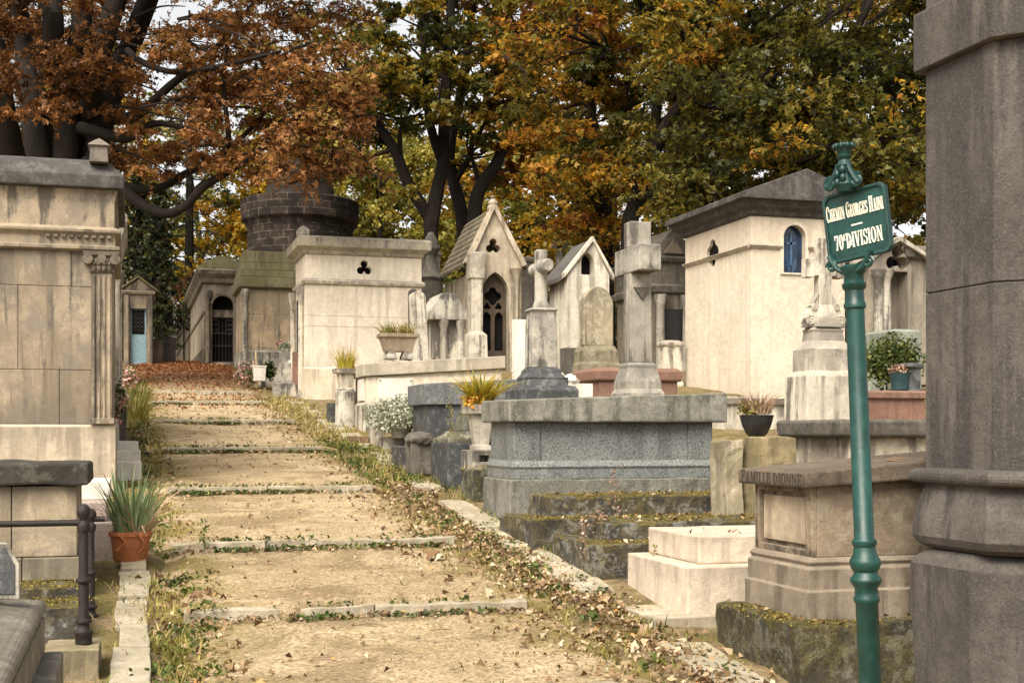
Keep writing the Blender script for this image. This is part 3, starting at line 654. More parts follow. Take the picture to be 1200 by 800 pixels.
def gothic_chapel():
    Y = 26.0; X0, X1 = PX(549, Y), PX(611, Y); z = lambda py: PZ(py, (X0 + X1) / 2, Y); xc = PX(578, Y); yb = PY(521, X0)
    st = stone('chapel_stone', (.52, .45, .35), .28, .7, (.11, .09, .065), lichen=.15)
    t = thing('funerary_chapel', 'tan gothic chapel with steep tiled roof, trefoil gable and dark pointed door', 'mausoleum', (xc, Y + 1, gz(6, Y)))
    dx = PX(580.5, Y); dw = PX(595.5, Y) - PX(563.5, Y)
    g = z(448)
    M().holed([(X0, g), (X1, g), (X1, z(306)), (xc, z(243)), (X0, z(306))], [arch(dx, z(434), z(345), dw, .75, 9), foil(xc, z(289), .085, .08, 3)], Y, Y + .28).build('facade', st, t, bevel=.004)
    m = M(); m.box(X0, X0 + .14, Y + .282, yb, g, z(322)); m.box(X1 - .14, X1, Y + .282, yb, g, z(322)); m.build('side_wall', st, t)
    # roof slopes laid in courses of stone tiles
    m = M(); e = .12; n_ = 9
    for sgn, xe in ((-1, X0 - e), (1, X1 + e)):
        for k in range(n_):
            a, b = k / n_, (k + 1.25) / n_; za, zb = z(314) + (z(243) - z(314)) * a, z(314) + (z(243) - z(314)) * min(1, b)
            xa, xb = xe + (xc - xe) * a, xe + (xc - xe) * min(1, b); th = .035
            up = .012 if True else 0
            m.hexa([(xa, Y + .02, za), (xb, Y + .02, zb - .03), (xb, yb + .1, zb - .03), (xa, yb + .1, za), (xa, Y + .02, za + th + .03), (xb, Y + .02, zb + .0), (xb, yb + .1, zb + .0), (xa, yb + .1, za + th + .03)])
    m.build('roof', stone('roof_tiles', (.21, .175, .13), .4, .6, (.05, .045, .035), moss=.3, lichen=.3), t, bevel=.006)
    # raking coping and finial
    m = M()
    for xe in (X0 - .10, X1 + .10):
        m.prism([(xe, z(309)), (xe + (.10 if xe < xc else -.10), z(312)), (xc, z(246)), (xc, z(236))] if xe < xc else [(xe - .10, z(312)), (xe, z(309)), (xc, z(236)), (xc, z(246))], Y - .09, Y + .12)
    m.build('gable_coping', st, t, bevel=.005)
    M().lathe(xc, Y + .02, [(.12, z(247)), (.13, z(243)), (.09, z(241)), (.11, z(238)), (.05, z(233))], 8).build('finial', st, t)
    bx0, bx1 = PX(547, Y), PX(565, Y)
    m = M(); m.stack(bx0 + .03, bx1 - .06, Y - .28, Y - .002, [(g, .08), (z(415), .08), (z(394), .07), (z(390), 0), (z(330), 0), (z(328), .03), (z(300), .04), (z(298), 0)]); m.build('buttress', PALE_W, t)
    cx = PX(603, Y)
    m = M(); m.lathe(cx, Y - .12, [(.16, g), (.14, z(436)), (.09, z(430)), (.062, z(424)), (.06, z(328)), (.075, z(326)), (.07, z(324)), (.12, z(318)), (.15, z(315))], 14); m.build('column', st, t)
    M().box(dx - dw / 2 - .05, dx + dw / 2 + .05, Y + .33, Y + .36, g, z(300)).build('interior_shade', VOID, t, bevel=0)
    m = M(); h = dw / 2; dz = z(372)
    m.holed(arch(dx, z(434), z(345), dw * .99, .75, 9), [arch(dx - h * .45, z(410), z(372), h * .62, .6, 6), arch(dx + h * .45, z(410), z(372), h * .62, .6, 6), foil(dx, z(346), .10, .085, 4), foil(dx - h * .42, z(358), .04, .04, 3, 18), foil(dx + h * .42, z(358), .04, .04, 3, 18)], Y + .2, Y + .25)
    m.build('door', stone('dark_door', (.10, .075, .055), .4, .5), t, bevel=.002)
gothic_chapel()
def small_chapel():
    Y = 25.4; X0, X1 = PX(665, Y), PX(714, Y); xc = PX(694, Y); z = lambda py: PZ(py, xc, Y); yb = PY(644, X0); g = z(450)
    st = stone('white_chapel_stone', (.62, .58, .50), .22, .6, (.16, .14, .11))
    t = thing('funerary_chapel', 'small white chapel with grey slate roof and one dark lancet opening', 'mausoleum', (xc, Y + 1, gz(9, Y)))
    M().holed([(X0, g), (X1, g), (X1, z(322)), (xc, z(281)), (X0, z(322))], [arch(PX(688.5, Y), z(322), z(308), PX(696, Y) - PX(681.5, Y), .7, 8)], Y, Y + .25).build('facade', st, t)
    m = M(); m.box(X0, X0 + .12, Y + .252, yb, g, z(326)); m.box(X1 - .12, X1, Y + .252, yb, g, z(326)); m.build('side_wall', st, t)
    M().gable(X0 - .16, xc, X1 + .16, z(331), z(285), .09, Y + .1, yb + .1).build('roof', SLATE, t)
    M().gable(X0 - .09, xc, X1 + .09, z(327), z(283), .11, Y - .06, Y + .098).build('gable_coping', st, t)
    M().box(PX(680, Y), PX(698, Y), Y + .3, Y + .33, g, z(300)).build('interior_shade', VOID, t, bevel=0)
small_chapel()
def dark_mausoleum():
    Y = 27.5; X0, X1 = PX(764, Y), PX(812, Y); xc = (X0 + X1) / 2; z = lambda py: PZ(py, xc, Y); g = z(452)
    t = thing('mausoleum', 'dark pedimented mausoleum between the tall cross and the cream mausoleum', 'mausoleum', (xc, Y + 1, gz(9, Y)))
    st = stone('dark_old_stone', (.20, .17, .13), .4, .6, (.05, .042, .035))  # one dark brown stone for the wall and tympanum
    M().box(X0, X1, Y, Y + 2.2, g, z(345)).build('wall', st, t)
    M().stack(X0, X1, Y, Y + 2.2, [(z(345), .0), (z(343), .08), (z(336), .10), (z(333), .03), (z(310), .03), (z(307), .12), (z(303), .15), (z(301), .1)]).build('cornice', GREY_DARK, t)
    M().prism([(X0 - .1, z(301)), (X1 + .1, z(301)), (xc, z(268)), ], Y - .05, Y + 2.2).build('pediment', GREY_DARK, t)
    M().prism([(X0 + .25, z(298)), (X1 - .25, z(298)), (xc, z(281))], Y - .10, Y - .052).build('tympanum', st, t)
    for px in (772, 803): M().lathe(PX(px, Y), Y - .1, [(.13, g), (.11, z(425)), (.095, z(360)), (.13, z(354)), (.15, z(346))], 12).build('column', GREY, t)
    M().box(xc - .30, xc + .34, Y - .012, Y + .05, z(440), z(362)).build('door', GATE, t)
dark_mausoleum()
def right_mausoleum():
    c = at(880, 400, 21); X0, Y = c.x, c.y; X1 = PX(990, Y); yb = PY(803, X0); z = lambda py: PZ(py, X0, Y); g = z(486); xc = (X0 + X1) / 2
    t = thing('mausoleum', 'cream mausoleum with low grey gable roof and arched blue window', 'mausoleum', (xc, Y + 1, gz(9, Y)))
    wx, ww = PX(930.5, Y), PX(944, Y) - PX(917, Y)
    hole = arch(wx, z(318), z(276), ww, 0, 10)
    M().stack(X0, X1, Y, yb, [(g - .6, .03), (z(467), .03), (z(465), 0)]).build('plinth', PALE_W, t)
    m = M(); m.holed([(X0, z(465)), (X1, z(465)), (X1, z(252)), (X0, z(252))], [hole], Y, Y + .22)
    vy = (Y + yb) / 2 + .15; lo, hi = .0, .0
    m.holed([(Y + .222, z(465)), (yb, z(465)), (yb, z(252)), (Y + .222, z(252))], [foil(vy, z(283) , .12, .12, 4, 28), ], X0, X0 + .06, 'X'); m.build('wall', stone('cream_wall', (.63, .565, .46), .14, .22, (.28, .21, .15)), t, bevel=.004)
    M().box(X0 + .065, X0 + .10, Y + .3, yb - .1, z(465), z(253)).build('vent_shade', VOID, t, bevel=0)
    # string course, broken by the window
    m = M(); za, zb = z(292), z(287)
    for a, b in ((X0 - .05, wx - ww / 2 - .02), (wx + ww / 2 + .02, X1 + .05)): m.prism([(Y - .07, zb - .01), (Y - .07, zb), (Y, zb + .02), (Y, za)], a, b, 'X')
    m.prism([(X0 - .07, zb - .01), (X0, za), (X0, zb + .02), (X0 - .07, zb)], Y - .0, yb, 'Y'); m.build('string_course', PALE_W, t, bevel=.003)
    M().stack(X0, X1, Y, yb, [(z(253), .0), (z(251), .06), (z(246), .08), (z(243), .17), (z(238), .20), (z(236), .22)]).build('cornice', ROOF, t, bevel=.008)
    zr, za_, = z(236) + .001, z(198); o = .30
    m = M(); m.prism([(X0 - o, zr), (X1 + o, zr), (X1 + o, z(229)), (xc, za_), (X0 - o, z(229))], Y - o, yb + .25); m.build('roof', ROOF, t, bevel=.015)
    wf = M().holed([(p[0], p[1]) for p in arch(wx, z(320), z(276), ww * 1.22, 0, 10)], [arch(wx, z(318), z(276), ww * .96, 0, 10)], Y - .03, Y - .001).build('window', PALE, t, bevel=.003)
    M().prism(arch(wx, z(318), z(276), ww * 1.05, 0, 10), Y + .12, Y + .15).build('window_glass', GLASS_B, wf, bevel=0)
    m = M(); zc = z(282)
    m.box(wx - .02, wx + .02, Y + .10, Y + .115, z(308), z(270)); m.box(wx - .09, wx + .09, Y + .10, Y + .114, zc - .02, zc + .02)
    for s_ in (-1, 1):
        for k in range(3): m.tube([(wx + s_ * (.03 + .10 * math.sin(a * .6)), Y + .108, z(316) + .05 * k + .10 * a) for a in [i * .3 for i in range(5)]], .008, 4)
    m.build('window_cross', plain('blue_tracery', (.05, .10, .18), .5), wf, bevel=0)
right_mausoleum()
def right_gothic():
    Y = 18.6; X0 = PX(1019, Y); X1 = PX(1120, Y); z = lambda py: PZ(py, X0 + .5, Y); g = z(450); xc = PX(1052, Y)
    t = thing('mausoleum', 'shadowy gothic mausoleum with trefoil arch and slim columns beyond the green signpost', 'mausoleum', (xc, Y + 1, gz(11, Y)))
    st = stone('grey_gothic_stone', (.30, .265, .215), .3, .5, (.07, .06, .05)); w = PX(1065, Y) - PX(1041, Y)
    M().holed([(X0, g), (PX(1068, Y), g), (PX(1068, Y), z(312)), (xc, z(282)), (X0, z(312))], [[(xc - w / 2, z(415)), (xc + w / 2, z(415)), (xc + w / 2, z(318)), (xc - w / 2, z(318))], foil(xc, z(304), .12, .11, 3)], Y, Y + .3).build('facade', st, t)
    M().box(xc - .6, xc + .6, Y + .4, Y + .43, g, z(290)).build('interior_shade', VOID, t, bevel=0)
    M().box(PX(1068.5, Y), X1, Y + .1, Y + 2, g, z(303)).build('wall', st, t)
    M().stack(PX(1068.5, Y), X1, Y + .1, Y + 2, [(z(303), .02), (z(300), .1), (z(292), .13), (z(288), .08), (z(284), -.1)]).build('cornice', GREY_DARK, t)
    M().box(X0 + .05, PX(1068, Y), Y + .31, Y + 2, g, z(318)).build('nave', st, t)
    for px in (1024, 1033.5): M().lathe(PX(px, Y), Y - .14, [(.13, g), (.12, z(402)), (.075, z(394)), (.065, z(330)), (.10, z(324)), (.13, z(318))], 12).build('column', GREY, t)
    m = M()
    for s_ in (-1, 1): m.prism([(xc + s_ * .85, z(313)), (xc + s_ * .85, z(309)), (xc, z(277)), (xc, z(283))], Y - .08, Y + .05)
    m.build('gable_coping', GREY, t)
right_gothic()
# ---------------------------------------------------------------- tombs along the right of the path
def tomb(name, label, x0, x1, y0, y1, loc=None, group=None, cat='tomb'):
    return thing(name, label, cat, ((x0 + x1) / 2, (y0 + y1) / 2, gz((x0 + x1) / 2, (y0 + y1) / 2)), group)
def granite_tomb():
    X0, Y = 3.2, 10.95; yb = 11.85; x1 = PX(846, Y); z = lambda py: PZ(py, X0, Y)
    t = tomb('tomb', 'big blue-grey granite tomb with thick overhanging slab, right of the path centre', X0, x1, Y, yb)
    M().box(X0, x1, Y, yb, gz(3, Y) - .25, z(562)).rough(.16, .006, 4).build('base', GRANITE_B, t, bevel=.012)
    M().stack(X0 + .03, x1 - .03, Y + .03, yb - .03, [(z(562) + .001, .0), (z(550), .0), (z(547), .012), (z(544), .0), (z(540), -.02)]).build('moulding', GRANITE, t, bevel=.004)
    M().box(X0 + .1, x1 - .1, Y + .1, yb - .1, z(541), z(493)).build('body', GRANITE, t, bevel=.006)
    m = M(); m.box(X0 + .06, X0 + .30, Y + .075, yb - .08, z(540.5), z(494)); m.build('corner_block', GRANITE, t, bevel=.004); M().box(x1 - .3, x1 - .06, Y + .075, yb - .08, z(540.5), z(494)).build('corner_block', GRANITE, t, bevel=.004)
    a, b, c, d = X0 - .01, x1 + .05, Y - .02, yb + .02; z0 = z(494); zl, zr = z(468), z(458)
    M().hexa([(a, c, z0), (b, c, z0), (b, d, z0), (a, d, z0), (a, c, zl), (b, c, zr), (b, d, zr + .01), (a, d, zl + .01)]).rough(.14, .007, 4).build('slab', GRANITE_B, t, bevel=.014)
granite_tomb()
def stepped_old_tombs():
    X0, Y = 3.02, 9.72; x1 = 5.0; z = lambda py: PZ(py, X0, Y)
    t = tomb('tomb', 'low blackened two-step tomb with mossy top directly in front of the granite tomb', X0, x1, Y, 10.7)
    m = M().box(X0, x1 + .1, Y, 10.62, gz(3, Y) - .2, z(609)); m.rough(.12, .02, 5); m.build('base', MOSSY, t, bevel=.012)
    xa = 3.25; m = M().box(xa, x1 + .15, Y + .22, 10.55, z(609) - .05, PZ(583, xa, Y + .2)); m.rough(.11, .022, 5); m.build('slab', MOSSY, t, bevel=.012)
    X0, Y = 3.12, 8.62; z = lambda py: PZ(py, X0, Y)
    t = tomb('tomb', 'low moss-hung two-step tomb just behind the pale cast block tomb', X0, 5, Y, 9.5)
    m = M().box(X0, 5, Y, 9.5, gz(3, Y) - .2, z(638)); m.rough(.12, .022, 5); m.build('base', MOSSY, t, bevel=.012)
    xa = 3.32; m = M().box(xa, 5.1, Y + .2, 9.45, z(638) - .05, PZ(613, xa, Y + .2)); m.rough(.11, .022, 5); m.build('slab', MOSSY, t, bevel=.012)
stepped_old_tombs()
def block_tomb():
    X0, Y = 3.31, 7.42; yb = PY(735, X0); z = lambda py: PZ(py, X0, Y)
    t = tomb('tomb', 'pale pinkish cast-stone tomb of two plain stacked blocks', X0, 4.4, Y, yb)
    m = M().box(X0 - .26, 4.5, Y - .1, yb + .1, gz(3, Y) - .2, gz(3, Y) + .045); m.rough(.25, .008, 3); m.build('footing', KERB, t, bevel=.01)
    M().box(X0, 4.05, Y, yb, gz(3, Y) - .1, z(664)).build('base', CONC, t, bevel=.012)
    M().box(4.058, 4.6, Y + .01, yb - .01, gz(3, Y) - .1, z(664) - .004).build('base', CONC, t, bevel=.012)
    xa, ya = X0 + .13, Y + .12; M().box(xa, 4.55, ya, yb - .06, z(664), PZ(628, xa, ya)).rough(.12, .004, 5).build('upper_block', CONC, t, bevel=.012)
block_tomb()
def famille_tomb():
    X0, Y = 3.42, 6.13; yb = 6.86; x1 = 5.1; z = lambda py: PZ(py, X0, Y)
    t = tomb('tomb', 'brown sandstone family tomb with inscribed slab and framed panel, on a mossy base', X0, x1, Y, yb)
    m = M().box(3.27, 5.2, 5.93, 6.95, gz(3, 6) - .3, PZ(733, 3.3, 5.95)); m.rough(.10, .028, 5); m.build('base', stone('deep_moss_stone', (.085, .075, .058), .5, .6, (.02, .018, .015), moss=.75, moss_col=(.105, .088, .02), moss_side=.38, lichen=.25, bump=1.0), t, bevel=.012)
    M().stack(X0, x1, Y, yb, [(z(735), .0), (z(694), .0), (z(692), -.012), (z(668), -.012), (z(664), -.03), (z(660), -.018), (z(656), -.03), (z(652), -.06)]).build('plinth', stone('brown_plinth', (.255, .215, .165), .3, .6, (.07, .055, .04)), t, bevel=.005)
    m = M(); a, b = Y + .04, yb - .04; z0, z1 = z(654), z(571)
    m.holed([(a, z0), (b, z0), (b, z1), (a, z1)], [[(a + .07, z0 + .035), (b - .05, z0 + .035), (b - .05, z1 - .035), (a + .07, z1 - .035)]], X0 + .045, X0 + .075, 'X')
    xr_ = x1 - .05; zr_ = z1 + .075 * 1.5 * (xr_ - X0) / (x1 + .13 - X0) - .002; m.hexa([(X0 + .0755, a, z0), (xr_, a, z0), (xr_, b, z0), (X0 + .0755, b, z0), (X0 + .0755, a, z1), (xr_, a, zr_), (xr_, b, zr_), (X0 + .0755, b, z1)]); m.build('body', FAM, t, bevel=.004)
    M().box(X0 + .058, X0 + .0756, a + .10, b - .08, z0 + .06, z1 - .06).build('panel', stone('panel_stone', (.46, .38, .28), .25, .45, (.12, .09, .065)), t, bevel=.004)
    # slab rises away from the path
    xa, xb, ya, yb2 = X0 - .03, x1 + .1, Y - .03, yb + .03; zb, zt = z(572), z(553); k = .075
    sl = M().hexa([(xa, ya, zb), (xb, ya, zb + k * 1.5), (xb, yb2, zb + k * 1.5), (xa, yb2, zb), (xa, ya, zt), (xb, ya, zt + k * 1.9), (xb, yb2, zt + k * 1.9), (xa, yb2, zt)]); sl = sl.build('slab', FAM_TOP, t, bevel=.012)
    m = M(); h = .062; spec = [(c, h * (1.12 if c in 'F' else 1), 0) for c in 'FAMILLE'] + [(' ', h, 0)] + [(c, h, 0) for c in 'DIONNE']
    L = (yb2 - ya) * .88
    text(m, spec, 0, L, (zb + zt) / 2 - h * .5, lambda x, zz, q: (xa - q, yb2 - .05 - x, zz), .0018)
    m.build('inscription', BRONZE, sl, bevel=0)
    m = M()
    for k in range(7):
        p = Vector((4.0 + k * .09, 6.3 + .1 * math.sin(k * 2), PZ(545, 4.2, 6.3) + .03 + .006 * k)); q = [p]
        d = Vector((.10, .03 * (k % 3 - 1), .0))
        for i in range(5): p = p + d + Vector((0, random.uniform(-.03, .03), random.uniform(-.012, .024))); q.append(p)
        m.tube(q, [.008, .007, .006, .005, .004, .003], 5)
    tag(m.build('twig', WOOD, bevel=0), 'dry bare twigs lying on the brown inscribed slab', 'twig')
famille_tomb()
def slab_tomb():
    X0 = 5.6; Y = PY(988, X0); yb = PY(918, X0); z = lambda py: PZ(py, X0, Y)
    t = tomb('tomb', 'dark flat-slabbed tomb with pale stained side, behind the green signpost', X0, 7.4, Y, yb)
    M().box(X0 + .08, 7.3, Y + .05, yb - .05, gz(5.6, Y) - .5, z(512)).build('body', stone('patchy_side', (.60, .53, .42), .4, .75, (.06, .05, .042)), t)
    k = .0; M().stack(X0, 7.5, Y, yb, [(z(513), .0), (z(510), .04), (z(494), .05), (z(491), .03)]).build('slab', GREY_DARK, t, bevel=.012)
    M().stack(X0 + .04, 7.4, Y + .02, yb - .02, [(gz(5.6, Y) - .5, .06), (z(548), .06), (z(546), .02)]).build('plinth', GREY, t)
slab_tomb()
def pedestal_cross():
    Y = 11.7; xc = PX(966, Y + .2); z = lambda py: PZ(py, xc, Y); u = dep(xc, Y) / F
    t = thing('cross_monument', 'pale stone cross with scroll foot on a stepped pedestal, left of the green signpost', 'cross', (xc, Y + .2, gz(xc, Y)))
    h = 33 * u; yc = Y + h * .8
    M().stack(xc - h, xc + h, yc - h * .75, yc + h * .75, [(gz(xc, Y) - .2, .03), (z(472), .03), (z(440), .02), (z(437), -.015), (z(434), -.03), (z(408), -.035), (z(405), -.06), (z(398), -.1), (z(388), -.11), (z(385), -.10), (z(382), -.13)]).build('pedestal', PALE_W, t, bevel=.008)
    c = M(); s = 8.5 * u
    c.stack(xc - s, xc + s, yc - s * .8, yc + s * .8, [(z(382), .07), (z(370), .05), (z(355), .0), (z(276), .0)])
    # the arms run along the picture plane here
    c.stack(xc - 21 * u, xc + 21 * u, yc - s * .76, yc + s * .76, [(z(321), -.0), (z(303), -.0)])
    for k in (-1, 1):
        c.stack(xc + k * 20 * u - .03, xc + k * 20 * u + .03, yc - s * .7, yc + s * .7, [(z(323), .012), (z(301), .012)])
    c.build('cross', PALE_W, t, bevel=.006)
    for k in (-1, 1):
        m = M()
        for r0, cx_, cz_ in ((.062, xc + k * 19 * u, z(374)), (.04, xc + k * 14 * u, z(358))):
            m.tube([(cx_, yc - s * .85, cz_), (cx_, yc + s * .85, cz_)], r0, 14)
            m.tube([(cx_ + r0 * (1 - i / 22) * math.cos(i * .6) * .95, yc - s * .86, cz_ + r0 * (1 - i / 22) * math.sin(i * .6) * .95) for i in range(20)], .009, 5)
        m.prism([(xc + k * 8 * u, z(382)), (xc + k * 26 * u, z(382)), (xc + k * 22 * u, z(366)), (xc + k * 15 * u, z(352)), (xc + k * 8 * u, z(340))], yc - s * .7, yc + s * .7); m.build('scroll', PALE_W, t, bevel=0)
pedestal_cross()
def column_monument():
    X0, Yf = 4.0, 5.97; w = .70; z = lambda py: PZ(py, X0, Yf); Yn = Yf - w; x1 = X0 + .85
    t = thing('column', 'massive dark stone pillar with moulded base at the right edge of the view', 'column', (X0 + .4, Yf - w / 2, gz(4, 5.6)))
    def oct_stack(m, prof, ch):
        rings = []
        for zz, o in prof:
            a, b, c, d = X0 - o, x1 + o, Yn - o, Yf + o; k = ch
            rings.append([m.v(a + k, c, zz), m.v(b - k, c, zz), m.v(b, c + k, zz), m.v(b, d - k * .3, zz), m.v(b - k * .3, d, zz), m.v(a + k * .3, d, zz), m.v(a, d - k * .3, zz), m.v(a, c + k, zz)])
        m.face(rings[0][::-1]); m.face(rings[-1])
        for p, q in zip(rings, rings[1:]):
            for i in range(8): m.face([p[i], p[(i + 1) % 8], q[(i + 1) % 8], q[i]])
        return m
    m = M(); zj = z(345); zt = z(86)
    oct_stack(m, [(z(548), 0), (zj - .003, 0)], .11); oct_stack(m, [(zj - .004, -.012), (zj + .004, -.012)], .11); oct_stack(m, [(zj + .003, 0), (zt, 0)], .11); m.build('shaft', PILLAR, t, bevel=.006)
    oct_stack(M(), [(zt + .001, .045), (zt + .30, .045), (zt + .32, .0), (zt + 1.8, .0)], .11).build('band', PILLAR, t, bevel=.008)
    prof = [(z(640), -.01)]
    for i in range(9):
        a = i / 8; prof.append((z(634) + (z(566) - z(634)) * a, .055 - .05 * a ** 2.2 - (.02 if i == 0 else 0)))
    oct_stack(M(), prof + [(z(565), .012)], .15).build('flare', PILLAR, t, bevel=.004)
    prof = [(z(565), .0)] + [((z(565) + z(548)) / 2 + (z(548) - z(565)) / 2 * math.sin(a), .035 + .03 * math.cos(a)) for a in [(-1 + i / 4) * math.pi / 2 for i in range(9)]] + [(z(547), .0)]
    oct_stack(M(), prof, .13).build('torus', PILLAR, t, bevel=.002)
    oct_stack(M(), [(gz(4, 5) - .3, .075), (z(657), .075), (z(648), .05), (z(641), .0)], .26).build('base', PILLAR, t, bevel=.012)
column_monument()
def sign_post():
    p = at(1026, 900, 5.0); x, y = p.x, p.y; g = gz(x, y) - .02; k = 5.0 / F
    z = lambda py: EYE + (HZ - py) * k
    t = thing('signpost', 'dark green cast-iron signpost with white lettered street plate', 'signpost', (x, y, g))
    r = .0385
    M().lathe(x, y, [(.075, g), (.075, g + .05), (.06, g + .09), (r * 1.12, g + .16), (r * 1.10, z(706)), (r * 1.25, z(704)), (r * 1.28, z(700)), (r * 1.15, z(697)), (r * 1.12, z(688)), (r * 1.5, z(682)), (r * 1.56, z(679)), (r * 1.5, z(676)), (r * 1.2, z(673)), (r * 1.15, z(669)), (r * 1.35, z(666)), (r * 1.55, z(660)), (r * 1.5, z(655)), (r * 1.2, z(650)), (r * 1.05, z(640)), (r * 1.22, z(637)), (r * 1.22, z(633)), (r * .98, z(630)),
                     (r * .90, z(362)), (r * 1.08, z(360)), (r * 1.10, z(356)), (r * .95, z(353)), (r * .92, z(340)), (r * 1.15, z(337)), (r * 1.18, z(332)), (r * .98, z(330)), (r * .95, z(322)), (r * 1.2, z(318)), (r * 1.3, z(312)), (r * 1.0, z(310))], 24).build('pole', GREEN, t, bevel=0)
    # plate in the x-z plane facing -y, turned towards the path afterwards
    zc = z(263); W, H = .136, .133; roll = math.radians(4.6)
    def R(a, b): return (x + .028 + a * math.cos(roll) - b * math.sin(roll), zc + a * math.sin(roll) + b * math.cos(roll))
    n_ = .020
    def outline(k):
        a, b = W - k, H - k; return [R(*q) for q in ((-a + n_, -b), (a - n_, -b), (a - n_ * .4, -b + n_ * .4), (a, -b + n_), (a, b - n_), (a - n_ * .4, b - n_ * .4), (a - n_, b), (-a + n_, b), (-a + n_ * .4, b - n_ * .4), (-a, b - n_), (-a, -b + n_), (-a + n_ * .4, -b + n_ * .4))]
    fy = y - .004
    m = M(); m.prism(outline(0.004), fy - .006, fy + .010); pl = m.build('plate', GREEN, t, bevel=.002)
    m = M(); m.holed(outline(0), [outline(.012)], fy - .015, fy + .012); fr = m.build('plate_rim', GREEN_D, pl, bevel=.003)
    m = M(); h = .040
    mp = lambda a, zz, q: (R(a, zz)[0], fy - .006 - q, R(a, zz)[1])
    def words(s, h, caps): return [(c, h * (1.0 if i in caps else .80), 0) for i, c in enumerate(s)]
    s = 'CHEMIN GEORGES HAINL'; text(m, words(s, h * 1.5, (0, 7, 15)), -.125, .125, .030, mp, .004)
    m.__class__.face(m, [m.v(*mp(a, b, .003)) for a, b in ((-.022, -.005), (.026, -.005), (.026, .001), (-.022, .001))])
    h = .058; text(m, [('7', h, 0), ('0', h, 0), ('E', h * .42, h * .55), (' ', h * .2, 0)] + [(c, h, 0) for c in 'DIVISION'], -.101, .104, -.086, mp, .004)
    for q in (-.040, -.032):
        for w in (-.0765, -.066): m.face([m.v(*mp(q + a, w + b, .003)) for a, b in ((0, 0), (.006, 0), (.006, .006), (0, .006))])
    m.build('lettering', LETTER, pl, bevel=0)
    # brackets under the plate
    for s_ in (-1, 1):
        m = M(); pts = [(x + s_ * (.02 + .075 * math.sin(a * .5) ** 1.0 + (.0 if a < 2.6 else 0)), y - r * .6, z(318) + .045 * (1 - math.cos(a * .9)) ) for a in [i * .3 for i in range(9)]]
        m.tube(pts, .011, 7)
        cx, cz = x + s_ * .080, zc - H - .020
        m.tube([(cx + .022 * (1 - i / 26) * math.cos(i * .45) * s_, y - r * .6, cz + .022 * (1 - i / 26) * math.sin(i * .45)) for i in range(18)], .008, 6)
        m.build('bracket', GREEN, t, bevel=0)
    # finial: baluster with leaf scrolls and a crown
    zt = zc + H; m = M(); d = z(170) - zt; fx = x
    m.lathe(fx, y - r * .9, [(.030, zt - .01), (.040, zt + d * .10), (.030, zt + d * .22), (.026, zt + d * .45), (.034, zt + d * .52), (.026, zt + d * .58), (.020, zt + d * .66), (.028, zt + d * .70), (.030, zt + d * .74), (.023, zt + d * .77), (.027, zt + d * .84), (.038, zt + d * .97), (.036, zt + d), (.022, zt + d * .99)], 14)
    for i in range(10):
        a = i * math.pi / 5; m.ball((fx + .036 * math.cos(a), y - r * .9 + .036 * math.sin(a), zt + d * .95), .010, 1.3, 1)
    for s_ in (-1, 1):
        m.tube([(fx + s_ * (.022 + .045 * (1 - (i / 10)) ** 1.5), y - r * .9 - .012, zt + d * (.08 + .48 * i / 10)) for i in range(11)], [.014 - .0006 * i for i in range(11)], 7)
        cx, cz = fx + s_ * .058, zt + d * .15
        m.tube([(cx + .026 * (1 - i / 26) * math.cos(i * .5 + 1), y - r * .9 - .012, cz + .026 * (1 - i / 26) * math.sin(i * .5 + 1)) for i in range(18)], .009, 6)
    for i in range(4): m.ball((fx + .012 * (i % 2 * 2 - 1), y - r * .9 - .034, zt + d * (.14 + .09 * i)), .014, 1.4, 1)
    m.build('finial', GREEN_D, t, bevel=0)
    yaw = math.radians(-62.4)
    for o in list(COL.objects):
        q = o
        while q.parent: q = q.parent
        if q is t and o.parent is t: o.rotation_euler = (0, 0, yaw)
    f = Vector((SA, CA, 0)); t.rotation_euler = Matrix.Rotation(math.radians(-2.3), 3, f).to_euler()
sign_post()
def plaque_tomb():
    X0 = 3.39; Y = PY(429, X0); yb = 20.15; x1 = PX(588, Y); z = lambda py: PZ(py, X0, Y)
    t = tomb('tomb', 'cream tomb with thick slab and white marble plaques, right of the path', X0, x1, Y, yb)
    M().stack(X0, x1, Y, yb, [(gz(3.4, Y) - .3, .05), (z(474), .05), (z(471), .01)]).build('plinth', PALE_W, t, bevel=.008)
    M().box(X0, x1, Y, yb, z(472), z(441)).build('body', PALE, t)
    xa, xb, ya, y2 = X0 - .05, x1 + .05, Y - .05, yb + .05; s = .15
    M().hexa([(xa, ya, z(441)), (xb, ya, z(441) + s), (xb, y2, z(441) + s), (xa, y2, z(441)), (xa, ya, z(426)), (xb, ya, z(426) + s), (xb, y2, z(426) + s), (xa, y2, z(426))]).build('slab', stone('cream_slab', (.50, .45, .36), .2, .5, (.14, .12, .09), top=.5), t, bevel=.012)
    M().hexa([(X0 + .1, Y + .02, z(442)), (x1, Y + .02, z(442)), (x1, yb - .02, z(442)), (X0 + .1, yb - .02, z(442)), (X0 + .1, Y + .02, z(441) + .004), (x1, Y + .02, z(441) + s * .93), (x1, yb - .02, z(441) + s * .93), (X0 + .1, yb - .02, z(441) + .004)]).build('wedge', PALE, t)
    M().box(PX(443, Y), PX(483, Y), Y - .025, Y - .001, z(469), z(443)).build('plaque', MARBLE, t, bevel=.004)
    M().box(X0 - .025, X0 - .001, Y + .12, yb - .35, z(469), z(443)).build('plaque', MARBLE, t, bevel=.004)
    for px in (445, 481):
        for py in (445.5, 466.5): M().tube([(PX(px, Y), Y - .025, z(py)), (PX(px, Y), Y - .034, z(py))], .011, 8).build('bolt', IRON, t, bevel=0)
plaque_tomb()
